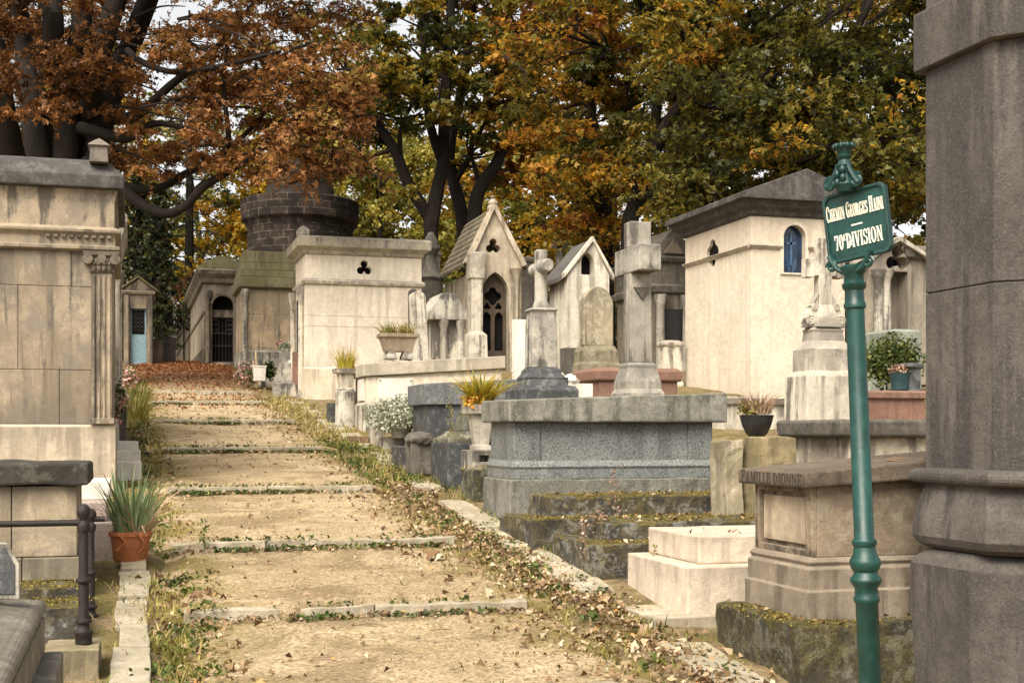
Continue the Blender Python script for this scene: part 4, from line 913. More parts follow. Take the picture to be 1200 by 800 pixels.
def black_tombs():
    X0, Y = 3.22, 13.35; z = lambda py: PZ(py, X0, Y); x1 = 5.0
    t = tomb('tomb', 'black stone tomb with a thick plain base and moss on its sloped upper tier', X0, x1, Y, 14.15)
    M().box(X0, x1, Y, 14.15, gz(3, Y) - .2, z(519)).build('base', BLACK, t, bevel=.012)
    M().stack(X0 + .02, x1, Y + .02, 14.13, [(z(519), .0), (z(514), .0), (z(508), -.10), (z(505), -.11)]).build('moulding', stone('chalky_black', (.16, .155, .145), .4, .5, (.03, .03, .03), moss=.5, lichen=.5), t)
    M().stack(X0 + .22, x1, Y + .16, 14.1, [(z(505), .0), (z(482), -.06), (z(478), -.10)]).build('upper_tier', stone('mossy_tier', (.10, .105, .10), .4, .4, (.03, .03, .03), moss=.5, lichen=.35), t, bevel=.015)
    X0, Y = 3.45, 15.5; z = lambda py: PZ(py, X0, Y)
    t = tomb('tomb', 'speckled black granite tomb with raised slab, behind the plain black one', X0, 5.2, Y, 16.5)
    M().box(X0 + .06, 5.2, Y + .05, 16.45, gz(3.4, Y) - .2, z(474)).build('body', BLACK, t)
    a, b = X0, 5.3; s = .10; M().hexa([(a, Y, z(474)), (b, Y, z(474)), (b, 16.5, z(474)), (a, 16.5, z(474)), (a, Y, z(449)), (b, Y, z(449) + s), (b, 16.5, z(449) + s), (a, 16.5, z(449))]).build('slab', stone('grey_speckled_granite', (.15, .16, .165), .2, .3, (.05, .05, .05), speck=.8, speck_scale=70, lichen=.2), t, bevel=.012)
    X0, Y = 3.24, 12.30; z = lambda py: PZ(py, X0, Y)
    m = M().box(X0, 4.7, Y, 12.86, gz(3, Y) - .2, z(551)); m.rough(.14, .012, 5); m.build('tomb', stone('black_border', (.055, .055, .055), .4, .4, (.02, .02, .02), moss=.55, lichen=.35), bevel=.01, label='small black kerb-like tomb block with weeds on top, left of the granite tomb', cat='tomb')
    X0, Y = 2.98, 14.5; z = lambda py: PZ(py, X0, Y)
    m = M().box(X0, 3.9, Y, 15.2, gz(3, Y) - .2, z(523)); m.rough(.14, .012, 5); m.build('tomb', stone('black_border_dry', (.065, .062, .06), .4, .4, (.02, .02, .02), lichen=.4), bevel=.01, label='small black stone border block below the silver bush', cat='tomb')
    m = M(); c = at(492, 515, 14.6); m.ball((c.x, c.y, c.z), .17, .55, 3, .25); m.box(c.x - .12, c.x + .35, c.y - .1, c.y + .25, gz(3, 14.5), c.z - .02); m.build('boulder', GREY_DARK, label='dark rounded stone beside the black tomb base', cat='stone')
    X0, Y = 3.0, 17.0; z = lambda py: PZ(py, X0, Y)
    m = M().box(PX(449, Y), PX(492, Y), Y, Y + .6, gz(3, Y) - .2, z(512)); m.rough(.15, .015, 5); m.build('stone_block', GREY, label='weathered grey block under the silver bush pot', cat='stone')
    m = M().box(PX(436, 17.3), PX(449, 17.3), 17.3, 17.6, gz(3, 17) - .2, PZ(497, 3, 17.3)); m.rough(.12, .02, 5); m.build('stone_block', PALE_W, label='narrow pale upright stone left of the silver bush', cat='stone')
    m = M(); a = PX(410, 17.4); b = PX(433, 17.4); zz = PZ(511, a, 17.4); m.holed([(a, gz(3, 17.4) - .1), (b, gz(3, 17.4) - .1), (b, zz), (a, zz)], [], 17.4, 17.43); m.box(a, a + .03, 17.431, 17.65, gz(3, 17) - .1, zz); m.box(b - .03, b, 17.431, 17.65, gz(3, 17) - .1, zz); m.box(a, b, 17.651, 17.68, gz(3, 17) - .1, zz); m.box(a + .031, b - .031, 17.432, 17.65, zz - .12, zz - .05); m.rough(.1, .008, 6)
    m.build('planter_trough', WOOD, label='small old brown trough of dry grass beside the path', cat='planter', bevel=.003)
black_tombs()
def square_planter(x, y, z0, z1, w, flare, mat, label, group=None, foot=True):
    m = M(); h = z1 - z0
    m.stack(x - w / 2, x + w / 2, y - w / 2, y + w / 2, [(z0, -.03), (z0 + h * .1, -.03), (z0 + h * .12, -.05), (z0 + h * .78, -.05 + flare), (z0 + h * .8, .0 + flare), (z1, .01 + flare), (z1, -.03 + flare), (z1 - .03, -.035 + flare)])
    return m.build('planter', mat, label=label, cat='planter', bevel=.004)
def planters():
    Y = 12.85; X = PX(563, Y); z = lambda py: PZ(py, X, Y); g = gz(X, Y)
    square_planter(X, Y, z(527), z(474), .24, .035, PALE_W, 'tapered pale stone planter holding the orange-yellow plant')
    m = M(); m.holed([(X - .16, g - .1), (X + .16, g - .1), (X + .16, z(527)), (X - .16, z(527))], [[(X - .05, z(541)), (X + .05, z(541)), (X + .05, z(533)), (X - .05, z(533))]], Y - .16, Y - .06); m.box(X - .16, X + .16, Y - .0595, Y + .16, g - .1, z(527)); m.build('planter_stand', GREY, label='grey stone stand with a square hole under the tapered planter', cat='stand')
    Y = 20.0; X = PX(405, Y); z = lambda py: PZ(py, X, Y); u = dep(X, Y) / F
    m = M(); m.lathe(X, Y, [(12.5 * u, gz(X, Y) - .1), (12 * u, z(462)), (11 * u, z(458)), (9 * u, z(457))], 20); m.build('stone_pillar', GREY, label='short rounded stone bollard under the grassy planter', cat='pillar')
    square_planter(X, Y, z(457), z(432), 22 * u, .03, PALE_W, 'pale stone planter of yellow grasses on the rounded bollard')
    m = M(); m.box(PX(385, 20.3), PX(393, 20.3), 20.3, 20.5, gz(3, 20) - .1, PZ(472, 3, 20.3)); m.build('dark_upright', BLACK, label='thin dark upright piece left of the rounded bollard', cat='stone')  # narrow upright box in the black material, left of the bollard
    # long jardiniere on feet on the cream tomb
    Y = 19.3; xa, xb = PX(445, Y), PX(487, Y); z = lambda py: PZ(py, xa, Y); t = thing('planter', 'rectangular weathered stone jardiniere on two feet, on the cream plaque tomb', 'planter', ((xa + xb) / 2, Y, z(418)))
    M().stack(xa, xb, Y - .16, Y + .16, [(z(412), -.07), (z(396), -.01), (z(395), .02), (z(391), .025), (z(391), -.01), (z(393), -.015)]).build('trough', stone('jardiniere', (.42, .34, .25), .3, .5, (.12, .09, .06), lichen=.2), t)
    for a in (xa + .12, xb - .18): M().stack(a - .02, a + .1, Y - .12, Y + .12, [(z(421), .02), (z(418), .02), (z(412) - .001, -.005)]).build('foot', GREY, t)
    # bowl on mossy block, far right of granite tomb
    Y = 9.55; X = PX(888, Y); z = lambda py: PZ(py, X, Y); u = dep(X, Y) / F
    m = M().box(PX(873, Y), PX(921, Y), Y - .17, Y + .22, gz(4.6, Y) - .1, z(513)); m.rough(.1, .02, 5); m.build('stone_block', stone('ochre_mossy_block', (.40, .32, .20), .35, .6, (.09, .075, .05), moss=.6), label='ochre mossy stone block carrying the dark flower bowl', cat='stone')
    m = M().box(PX(848, Y), PX(868, Y), Y - .05, Y + .25, gz(4.6, Y) - .1, z(516)); m.rough(.1, .02, 5); m.build('stone_block', stone('chalky_mossy_block', (.52, .45, .34), .3, .6, (.1, .085, .06), moss=.6), label='pale mossy upright block between granite tomb and flower bowl', cat='stone')
    m = M(); m.lathe(X, Y + .02, [(.05, z(513)), (.085, z(508)), (.115, z(499)), (.135, z(488)), (.138, z(486)), (.120, z(486)), (.11, z(489))], 24); m.build('flower_bowl', GATE, label='dark round bowl of dry twiggy plants on the mossy block', cat='bowl', bevel=0)
    # zinc urn on left verge end
    Y = 27.5; X = PX(341, Y); z = lambda py: PZ(py, X, Y); m = M(); m.lathe(X, Y, [(.10, z(426)), (.08, z(422)), (.15, z(417)), (.19, z(410)), (.20, z(409)), (.17, z(409))], 18); m.build('urn', ZINC, label='grey metal urn of silvery foliage by the cream flat-roofed mausoleum', cat='urn', bevel=0)
    m = M(); m.stack(X - .26, X + .24, Y - .25, Y + .3, [(gz(3, Y) - .2, .05), (z(446), .05), (z(445), .0), (z(426), -.02)]); m.rough(.2, .012, 4); m.build('tomb', GREY, label='small grey stone tomb under the metal urn', cat='tomb')
    x = PX(347, 26.6); m = M(); m.box(x - .06, x + .09, 26.6, 26.75, gz(3, 26.6) - .2, PZ(412, x, 26.6)); m.build('stele', RED, label='narrow reddish-brown stele beside the cream mausoleum corner', cat='stele')
    x = PX(325, 29); z = lambda py: PZ(py, x, 29.); m = M(); m.box(x - .35, x + .25, 29., 30.0, gz(3, 29) - .2, z(432)); m.stack(x - .1, x + .3, 29.4, 29.9, [(z(432), 0), (z(419), -.02)]); m.rough(.2, .012, 4); m.build('tomb', PALE_W, label='low pale stone tomb right of the white flower box', cat='tomb')
    x = PX(338, 26.8); m = M(); m.box(x - .3, x + .15, 26.55, 27.1, gz(3, 26.6) - .2, PZ(449, x, 26.6)); m.rough(.2, .015, 4); m.build('tomb', GREY, label='low stepped grey stone block in front of the urn', cat='tomb')
    Y = 28.2; xa, xb = PX(297, Y), PX(312, Y); z = lambda py: PZ(py, xa, Y); m = M(); m.stack(xa, xb, Y, Y + .28, [(z(446), -.02), (z(431), .0), (z(429), .015), (z(428), .015), (z(428), -.01), (z(430), -.01)]); m.build('flower_box', MARBLE, label='square white flower box at the end of the path', cat='planter')
    # behind centre: white wrapped pot and rubble urn
    Y = 17.2; X = PX(668, Y); m = M(); c = at(668, 446, dep(X, Y)); m.ball(c, .12, .7, 3, .5); m.ball(c + Vector((-.14, .02, .06)), .07, .8, 2, .4); m.box(c.x - .2, c.x + .3, c.y - .1, c.y + .3, gz(X, Y) - .2, c.z - .04); m.build('wrapped_bundle', MARBLE, label='crumpled white bundle on a low stone beside the round-armed cross', cat='bundle', bevel=0)
planters()
Y = 13.4; a, b = PX(845, Y), PX(935, Y); zq = lambda py: PZ(py, a, Y); M().stack(a, b, Y, Y + 1.1, [(gz(a, Y) - .4, -.03), (zq(474), -.03), (zq(473), .0), (zq(466), .0), (zq(464), -.03)]).build('tomb', PALE_W, label='low pale tomb between the granite tomb and the cream gabled mausoleum', cat='tomb')
def monuments():
    # leaning white stele and darker ones behind the plaque tomb
    Y = 21.2; z0 = lambda py, X: PZ(py, X, Y)
    for px0, px1, py, mat, lab, lean, yy in ((488, 506, 341, PALE_W, 'leaning pale stele with rounded top behind the cream plaque tomb', -.05, 21.2), (480, 489, 338, GREY_DARK, 'thin dark upright stele against the cream mausoleum', 0, 22.4)):
        a, b = PX(px0, yy), PX(px1, yy); g = gz(a, yy); zt = PZ(py, a, yy); r = (b - a) / 2; m = M()
        m.prism([(a, g - .2), (b, g - .2)] + [((a + b) / 2 + r * math.cos(t), zt - r * .8 + r * .8 * math.sin(t)) for t in [i * math.pi / 10 for i in range(11)]], yy, yy + .16)
        o = m.build('stele', mat, label=lab, cat='stele', loc=((a + b) / 2, yy, g)); o.rotation_euler = (0, lean, 0)
    Y = 21.6; X0, X1 = PX(508, Y), PX(543, Y); z = lambda py: PZ(py, X0, Y); xc = (X0 + X1) / 2; g = gz(X0, Y)
    t = thing('funerary_monument', 'small pedimented pale monument with paired columns before the gothic chapel', 'monument', (xc, Y + .4, g))
    M().box(X0 + .05, X1 - .05, Y + .12, Y + .8, g - .2, z(374)).build('body', PALE_W, t)
    M().prism([(X0 - .06, z(374)), (X1 + .06, z(374)), (X1 + .06, z(364)), (xc + .12, z(343)), (xc - .12, z(343)), (X0 - .06, z(364))], Y - .02, Y + .9).build('roof', GREY, t)
    for px in (521, 541): M().lathe(PX(px, Y), Y + .06, [(.075, g), (.065, z(415)), (.06, z(385)), (.085, z(380)), (.1, z(374.5))], 12).build('column', PALE_W, t)
    # black-based cross with round arm seen end on
    Y = 15.2; X = PX(634, Y); z = lambda py: PZ(py, X, Y); u = dep(X, Y) / F; g = gz(X, Y)
    t = thing('cross_monument', 'grey stone cross with round arms on a tall pedestal and black moulded foot', 'cross', (X, Y, g))
    w = 30 * u; M().stack(X - w, X + w, Y - w, Y + w, [(g - .2, .05), (z(458), .05), (z(453), .02), (z(452), -.05), (z(445), -.08), (z(443), -.07), (z(438), -.11), (z(434), -.12), (z(431), -.15)]).build('foot', BLACK, t, bevel=.008)
    w = 15.5 * u; M().stack(X - w, X + w, Y - w, Y + w, [(z(431), 0), (z(373), -.01), (z(366), -.015), (z(364), .01), (z(361), -.03)]).build('pedestal', GREY, t, bevel=.008)
    m = M(); r = 7.5 * u; m.lathe(X, Y, [(r * 1.45, z(361)), (r * 1.25, z(356)), (r * 1.02, z(352)), (r, z(302)), (r * 1.05, z(300)), (r * 1.08, z(295)), (r * .8, z(293))], 16)
    zz = z(314); m.tube([(X, Y - .29, zz), (X, Y - .26, zz), (X, Y - .21, zz), (X, Y + .21, zz), (X, Y + .26, zz), (X, Y + .29, zz)], [r * .8, r * 1.1, r * .98, r * .98, r * 1.1, r * .8], 14); m.build('cross', GREY, t, bevel=0)
    # white steles behind it
    Y = 20; a, b = PX(603, Y), PX(621, Y); M().box(a, b, Y, Y + .15, gz(a, Y) - .2, PZ(374, a, Y)).build('stele', MARBLE, label='plain white marble stele between gothic chapel and round-armed cross', cat='stele')
    # rounded old stele
    Y = 19.2; X0, X1 = PX(684, Y), PX(719, Y); z = lambda py: PZ(py, X0, Y); g = gz(X0, Y)
    t = thing('headstone', 'mottled round-topped headstone in front of the small white chapel', 'headstone', ((X0 + X1) / 2, Y, g))
    m = M(); m.prism(arch((X0 + X1) / 2, z(405), z(357), X1 - X0, .25, 9), Y, Y + .22); m.build('stone', stone('mottled_old_stone', (.34, .29, .20), .35, .7, (.09, .08, .055), lichen=.5, lichen_col=(.44, .40, .30)), t, bevel=.02)
    m = M(); m.stack(X0 - .05, X1 + .05, Y - .12, Y + .34, [(g - .2, .02), (z(427), .02), (z(424), -.0), (z(411), -.01), (z(405), -.05)]); m.rough(.15, .015, 5); m.build('base', stone('mossy_base', (.24, .21, .15), .35, .6, (.07, .06, .045), moss=.4, lichen=.2), t, bevel=.012)
    M().box(PX(663, 20.3), PX(677, 20.3), 20.3, 20.6, g - .2, PZ(407, X0, 20.3)).build('tomb', GREY_DARK, label='small dark tomb niche left of the round-topped headstone', cat='tomb')
    # red granite tomb
    Y = 17.6; X0, X1 = PX(699, Y), PX(800, Y); z = lambda py: PZ(py, X0, Y); t = tomb('tomb', 'reddish granite tomb behind the tall square cross', X0, X1, Y, Y + 1)
    M().box(X0 + .06, X1 - .06, Y + .05, Y + 1, gz(X0, Y) - .3, z(446)).build('body', RED, t)
    M().stack(X0, X1, Y, Y + 1.05, [(z(446), -.02), (z(444), .0), (z(434), .0), (z(430), -.06)]).build('slab', RED, t, bevel=.01)
    # tall square cross facing the path; its arms point up and down the path
    Y = 14.6; X = PX(747, Y); z = lambda py: PZ(py, X, Y); u = dep(X, Y) / F; g = gz(X, Y)
    t = thing('cross_monument', 'tall square grey stone cross seen edge-on with a jutting arm', 'cross', (X, Y, g))
    w = 15 * u; M().stack(X - w, X + w, Y - w * .9, Y + w * .9, [(g - .2, .10), (z(461), .10), (z(456), .07), (z(448), .07), (z(440), .05), (z(432), .025), (z(428), .03), (z(425), .0)]).build('base', GREY, t, bevel=.012)
    m = M(); m.stack(X - w, X + w, Y - w * .85, Y + w * .85, [(z(425), -.01), (z(321), -.02)]); m.stack(X - w, X + w, Y - w * .85, Y + w * .85, [(z(291), -.02), (z(261), -.02)]); m.build('shaft', stone('cross_stone', (.36, .33, .285), .3, .85, (.09, .08, .065), top=.4), t, bevel=.012)
    m = M(); m.stack(X - w, X + w, Y - .42, Y + .42, [(z(321), -.015), (z(291), -.015)]); m.build('arm', GREY, t, bevel=.012)
    m = M(); m.hexa([(X - .09, Y - w - .10, z(322)), (X + .09, Y - w - .10, z(322)), (X + .09, Y - w + .02, z(322)), (X - .09, Y - w + .02, z(322)), (X - .12, Y - w - .14, z(321) - .001), (X + .12, Y - w - .14, z(321) - .001), (X + .12, Y - w + .02, z(321) - .001), (X - .12, Y - w + .02, z(321) - .001)])
    m.prism([(X - .10, z(338)), (X + .10, z(338)), (X, z(352))][::-1], Y - w * .85 - .03, Y - w * .85 + .02); m.build('bracket', GREY_DARK, t)
    # steles in front of the dark mausoleum, and dim stones at the back
    for px0, px1, py0, py1, yy, mat, lab in ((779, 800, 398, 462, 21.5, PALE_W, 'pale low headstone left of the cream gabled mausoleum'), (495, 516, 292, 420, 33, GREY_DARK, 'tall dark stele far back between cream mausoleum and gothic chapel'), (1066, 1079, 424, 470, 12.8, BLACK, 'small dark stele by the bush at the right'),
                                             (607, 640, 300, 440, 33, GREY_DARK, 'dim dark tomb far behind the round-armed cross')):
        a, b = PX(px0, yy), PX(px1, yy); m = M(); m.stack(a, b, yy, yy + .3, [(gz(a, yy) - .3, .02), (PZ(py1 - 12, a, yy), .02), (PZ(py1 - 15, a, yy), 0), (PZ(py0 + 8, a, yy), 0), (PZ(py0 + 6, a, yy), .03), (PZ(py0 + 3, a, yy), .03), (PZ(py0, a, yy), -.06)]); m.build('stele', mat, label=lab, cat='stele')
    a, yy = PX(656, 31.), 31.; u = dep(a, yy) / F; m = M(); m.stack(a - 3 * u, a + 3 * u, yy, yy + .15, [(gz(a, yy), 0), (PZ(272, a, yy), 0)]); m.stack(a - 9 * u, a + 9 * u, yy, yy + .14, [(PZ(291, a, yy), 0), (PZ(285, a, yy), 0)]); m.build('stone_cross', GREY, label='slim grey cross far back left of the small white chapel', cat='cross')
    a, yy = PX(505, 30), 30; m = M(); m.lathe(a, yy, [(.3, gz(a, yy)), (.28, PZ(330, a, yy)), (.34, PZ(326, a, yy)), (.2, PZ(318, a, yy)), (.12, PZ(300, a, yy)), (.22, PZ(292, a, yy)), (.15, PZ(280, a, yy)), (.05, PZ(272, a, yy))], 14); m.build('funerary_urn', GREY_DARK, label='dark stone urn on a pillar between cream mausoleum and gothic chapel', cat='urn')
    # right side behind the signpost
    Y = 12.4; a, b = PX(1012, Y), PX(1090, Y); z = lambda py: PZ(py, a, Y); M().stack(a, b, Y, Y + .9, [(gz(a, Y) - .2, -.04), (z(467), -.04), (z(466), 0), (z(459), 0), (z(457), -.03)]).build('tomb', RED, label='reddish low tomb slab under the dark bush at the right', cat='tomb')
    Y = 16.5; a, b = PX(1047, Y), PX(1080, Y); z = lambda py: PZ(py, a, Y); M().stack(a, b, Y, Y + .8, [(gz(a, Y) - .2, 0), (z(388), 0), (z(385), -.04)]).build('tomb', stone('green_grey_stone', (.26, .29, .25), .25, .4), label='pale greenish tomb behind the dark bush at the right', cat='tomb')
    Y = 12.9; X = PX(1055, Y); z = lambda py: PZ(py, X, Y); m = M(); m.lathe(X, Y, [(.10, z(457)), (.115, z(440)), (.13, z(437)), (.11, z(437))], 18); m.build('flower_pot', plain('dark_teal_glaze', (.02, .05, .055), .4), label='dark teal pot of pinkish heather on the red slab', cat='pot', bevel=0)
monuments()
# ---------------------------------------------------------------- left side
def left_tombs():
    Y = 8.6; xr = PX(104, Y); z = lambda py: PZ(py, xr, Y); t = tomb('tomb', 'stained stone tomb with a dark rough slab at the left edge, behind the iron railing', xr - 2, xr, Y, 9.6)
    m = M().box(xr - 2.6, xr, Y, 9.62, z(568), z(542)); m.rough(.14, .014, 5); m.build('slab', stone('dark_slab', (.06, .054, .047), .35, .4, (.025, .022, .02), lichen=.3, lichen_col=(.16, .15, .12)), t, bevel=.015)
    m = M(); g = gz(-1, Y) - .2
    ashlar(m, xr - 2.6, xr - .07, z(652), z(568) - .004, Y + .06, [1], 3, thick=.9, cols=3); m.build('body', stone('stained_tan_body', (.42, .35, .25), .35, .7, (.09, .075, .058)), t)
    m = M(); ashlar(m, xr - 2.6, xr - .03, g, z(652) , Y + .02, [1, 1.2, 1], 8, thick=.95, cols=4); m.build('plinth', stone('grey_plinth', (.27, .235, .18), .35, .7, (.07, .06, .05), moss=.35), t)
    # railing
    Y = 6.95; X = PX(98, Y); z = lambda py: PZ(py, X, Y); t = thing('iron_railing', 'rusty black iron railing with two ball-topped posts in the left foreground', 'railing', (X, Y, z(753)))
    def post(x, y, s, zb): 
        m = M(); h = (z(590) - z(753)) * s; q = lambda f: zb + h * f
        m.lathe(x, y, [(k * .80, zz) for k, zz in ((.052, zb), (.052, q(.055)), (.056, q(.06)), (.056, q(.085)), (.040, q(.10)), (.034, q(.125)), (.034, q(.14)), (.050, q(.15)), (.050, q(.165)), (.036, q(.175)), (.032, q(.20)), (.033, q(.43)), (.046, q(.437)), (.050, q(.45)), (.046, q(.463)), (.034, q(.47)), (.030, q(.50)), (.029, q(.80)), (.036, q(.805)), (.040, q(.83)), (.040, q(.855)), (.034, q(.865)), (.022, q(.88)), (.024, q(.895)), (.040, q(.92)), (.044, q(.945)), (.038, q(.975)), (.020, q(.995)), (.006, q(1.0)))], 20)
        m.build('post', IRON, t, bevel=0)
    post(X, Y, 1.0, z(753)); x2 = PX(106, 8.1); post(x2, 8.1, .98, PZ(742, x2, 8.1) + .05)
    zb = z(612); M().tube([(X - 2.2, Y, zb), (X - .02, Y, zb)], .017, 10).build('rail', IRON, t, bevel=0)
    M().tube([(x2, 8.1, PZ(608, x2, 8.1)), (PX(123, 8.1), 8.1, PZ(608, x2, 8.1))], .018, 10).build('rail', IRON, t, bevel=0)
    m = M().box(PX(54, Y), PX(117, Y), Y - .16, Y + .22, gz(0, Y) - .25, z(755)); m.rough(.1, .012, 5); m.build('stone_block', stone('rail_block', (.33, .275, .19), .3, .6, (.08, .07, .05), moss=.4), label='squared ochre stone block under the front railing post', cat='stone')
    m = M().box(PX(45, 7.6), PX(96, 7.6), 7.6, 8.0, gz(0, 7) - .2, PZ(712, -.4, 7.6)); m.rough(.1, .014, 5); m.build('stone_block', MOSSY, label='low mossy dark block behind the front railing post', cat='stone')
    m = M().box(PX(20, 8.15), PX(99, 8.15), 8.15, 8.5, gz(0, 8) - .2, PZ(688, -.4, 8.15)); m.rough(.12, .014, 5); m.build('stone_block', MOSSY, label='mossy border step along the foot of the dark-slab tomb', cat='stone')
    M().box(PX(100, 8.1), PX(121, 8.1), 7.95, 8.25, gz(0, 8) - .2, PZ(737, -.2, 8.1) + .02).build('stone_block', GREY_DARK, label='small dark stone under the rear railing post', cat='stone')
    # near corner monument with torus
    Yf = 5.62; xr = PX(46, Yf); z = lambda py: PZ(py, xr, Yf); t = tomb('tomb', 'dark grey moulded granite tomb cut off by the lower left corner', xr - 1.5, xr, 3.4, Yf)
    D = stone('dark_moulded_granite', (.17, .155, .13), .3, .5, (.05, .045, .04), lichen=.25, rough=.6)
    zt = z(690); prof = [(z(722), 0.0)] + [((z(722) + z(702)) / 2 + (z(702) - z(722)) / 2 * math.sin(a), .0 + .045 * math.cos(a)) for a in [(-1 + i / 5) * math.pi / 2 for i in range(11)]] + [(z(701), -.01), (z(697), -.09), (zt, -.16), (zt + .01, -.2)]
    M().stack(xr - 1.5, xr - .02, 3.2, Yf, prof).build('torus', D, t, bevel=.003)
    M().box(xr - 1.5, xr + .02, 3.2, Yf + .02, z(765), z(722) - .001).build('body', D, t, bevel=.01)
    M().box(xr - 1.5, xr + .09, 3.2, Yf + .06, gz(0, 3) - .3, z(766)).build('plinth', D, t, bevel=.01)
    y = 5.30; a, b = PX(-14, y), PX(23, y); zz0 = zt; zz1 = PZ(636, a, y); t = thing('memorial_plaque', 'tilted framed dark memorial plaque standing on the corner tomb', 'plaque', ((a + b) / 2, y, zz0))
    o1 = M().prism([(a, zz0), (b, zz0), (b - .01, zz1 - .08), (b - .06, zz1), (a, zz1)], y, y + .035).build('frame', GREY, t, bevel=.006)
    M().prism([(a + .01, zz0 + .02), (b - .018, zz0 + .02), (b - .026, zz1 - .085), (b - .066, zz1 - .02), (a + .01, zz1 - .02)], y - .006, y - .001).build('panel', BLACK, t, bevel=.002)
    t.rotation_euler = (-.12, .06, 0)
    # pink granite steps
    Y = 9.95; xr = PX(133, Y); z = lambda py: PZ(py, xr, Y); t = tomb('tomb', 'pinkish granite tomb of stacked blocks behind the terracotta pot', xr - 1.5, xr, Y, 11)
    M().box(xr - 1.6, xr, Y, 11.2, gz(0, Y) - .2, z(612)).build('base', PINK, t, bevel=.01)
    M().box(xr - 1.6, xr - .05, Y + .12, 11.1, z(612), PZ(588, xr, Y + .1)).build('upper_block', PINK, t, bevel=.01)
    M().box(xr - 1.6, xr - .03, Y + .45, 11.15, PZ(588, xr, Y + .1), PZ(563, xr, Y + .45)).build('head_block', MARBLE, t, bevel=.01)
    Y = 14.1; z = lambda py: PZ(py, 0, Y); t = thing('marble_steps', 'broken white marble steps against the large tan mausoleum', 'steps', (0, Y, gz(0, Y)))
    for i, (x1, p, yy) in enumerate(((166, 541, 14.1), (165, 528, 14.5), (163, 517, 15.0))):
        m = M().box(-.12, PX(x1, Y) , yy, 15.7, gz(0, Y) - .1, PZ(p, 0, yy)); m.rough(.15, .012, 6); m.build('step', MARBLE, t, bevel=.01)
    x = PX(145, 15.6); M().box(x - .05, x + .03, 15.8, 15.9, gz(0, 15), PZ(478, x, 15.8)).build('stele', GREY_DARK, label='thin dark post-like stele past the white marble steps', cat='stele')
    Y = 9.66; c = at(153, 657, dep(.02, 9.66)); X = c.x; z = lambda py: PZ(py, X, Y)
    m = M(); m.lathe(X, Y, [(.105, gz(0, Y) + .03), (.115, z(655)), (.135, z(632)), (.140, z(628)), (.150, z(627)), (.152, z(622)), (.135, z(622)), (.125, z(628))], 28); m.lathe(X, Y, [(.127, z(630)), (.02, z(629))], 20)
    a, b = [], []
    m.tube([(X - .09 + .05 * math.sin(i * .4), Y - .135 - .012 * math.sin(i * .5), z(624) - i * .014) for i in range(9)], .008, 6)
    m.tube([(X + .02 + .07 * math.sin(i * .3), Y - .15 + .004 * i, z(621) - i * .017) for i in range(10)], .008, 6)
    m.build('flower_pot', TERRA, label='terracotta pot with trailing dry stems, holding the spiky iris', cat='pot', bevel=0)
    return X, Y, z(628)
POT = left_tombs()
# ---------------------------------------------------------------- small plants and litter
L_IRIS = leafmat('iris_leaf', [(0, (.10, .15, .06)), (.5, (.19, .26, .13)), (.85, (.27, .33, .20)), (1, (.42, .36, .18))], .25)
L_GRASS = leafmat('grass_blades', [(0, (.075, .095, .022)), (.45, (.22, .21, .055)), (.75, (.38, .31, .10)), (1, (.52, .42, .20))], .3)
L_MOSS = leafmat('moss_frond', [(0, (.07, .055, .014)), (.5, (.18, .14, .03)), (1, (.32, .25, .06))], .15)
L_ORANGE = leafmat('autumn_blades', [(0, (.20, .22, .05)), (.4, (.48, .40, .06)), (.75, (.55, .34, .05)), (1, (.50, .16, .03))], .3)
L_SILVER = leafmat('silver_leaf', [(0, (.16, .18, .12)), (.4, (.33, .35, .26)), (1, (.56, .57, .47))], .15)
L_WEED = leafmat('weed_leaf', [(0, (.035, .055, .02)), (.5, (.09, .13, .035)), (1, (.20, .22, .06))], .3)
L_LITTER = leafmat('fallen_leaf', [(0, (.06, .034, .018)), (.3, (.16, .095, .048)), (.58, (.28, .185, .10)), (.82, (.42, .32, .20)), (.93, (.52, .43, .30)), (1, (.42, .19, .04))], .1, .2)
L_LITTER_RED = leafmat('fallen_red_leaf', [(0, (.11, .045, .022)), (.5, (.27, .105, .042)), (1, (.40, .22, .11))], .1, .2)
L_PINK = leafmat('pink_petal', [(0, (.05, .09, .03)), (.45, (.09, .14, .05)), (.5, (.55, .22, .22)), (.8, (.70, .45, .42)), (1, (.75, .68, .55))], .25)
L_BUSH = leafmat('bush_leaf', [(0, (.03, .05, .015)), (.6, (.08, .105, .03)), (1, (.20, .20, .06))], .35)
L_HEATH = leafmat('dry_heather', [(0, (.12, .07, .04)), (.5, (.30, .19, .12)), (1, (.55, .40, .32))], .2)
def surf(x, y):
    z = ground_z(x, y)
    if PL < x < PR and -2 < y < 41: z = max(z, tread_z(y) - .05 * (1 - sm(min(x - PL, PR - x), 0, .3)) + .006)
    return z
def plant_blades(label, x, y, z, r, n, lo, hi, width, spread, mat, hue=(.0, 1.), bend=.6, cat='plant', name='plant', group=None):
    b, l = tuft(n, x, y, z, r, spread); v, s = blades(b, RNG.uniform(lo, hi, n), l, width * RNG.uniform(.7, 1.2, n), bend)
    return np_mesh(name, v, s, RNG.uniform(hue[0], hue[1], n), mat, None, (x, y, z), label, cat, group)
def plant_leaves(label, x, y, z, r, rz, n, size, mat, hue=(0., 1.), cat='plant', name='plant', up=.3, stems=0):
    p = RNG.normal(size=(n, 3)); p = nrm(p) * (RNG.uniform(.25, 1, (n, 1)) ** .5); p *= 1 + .25 * np.sin(p[:, :1] * 7 + p[:, 1:2] * 5)
    c = p * np.array([[r, r, rz]]) + np.array([[x, y, z + rz * .8]])
    return np_mesh(name, leaf_quads(c, size * RNG.uniform(.6, 1.3, n), up), 1, RNG.uniform(hue[0], hue[1], n), mat, None, (x, y, z), label, cat)
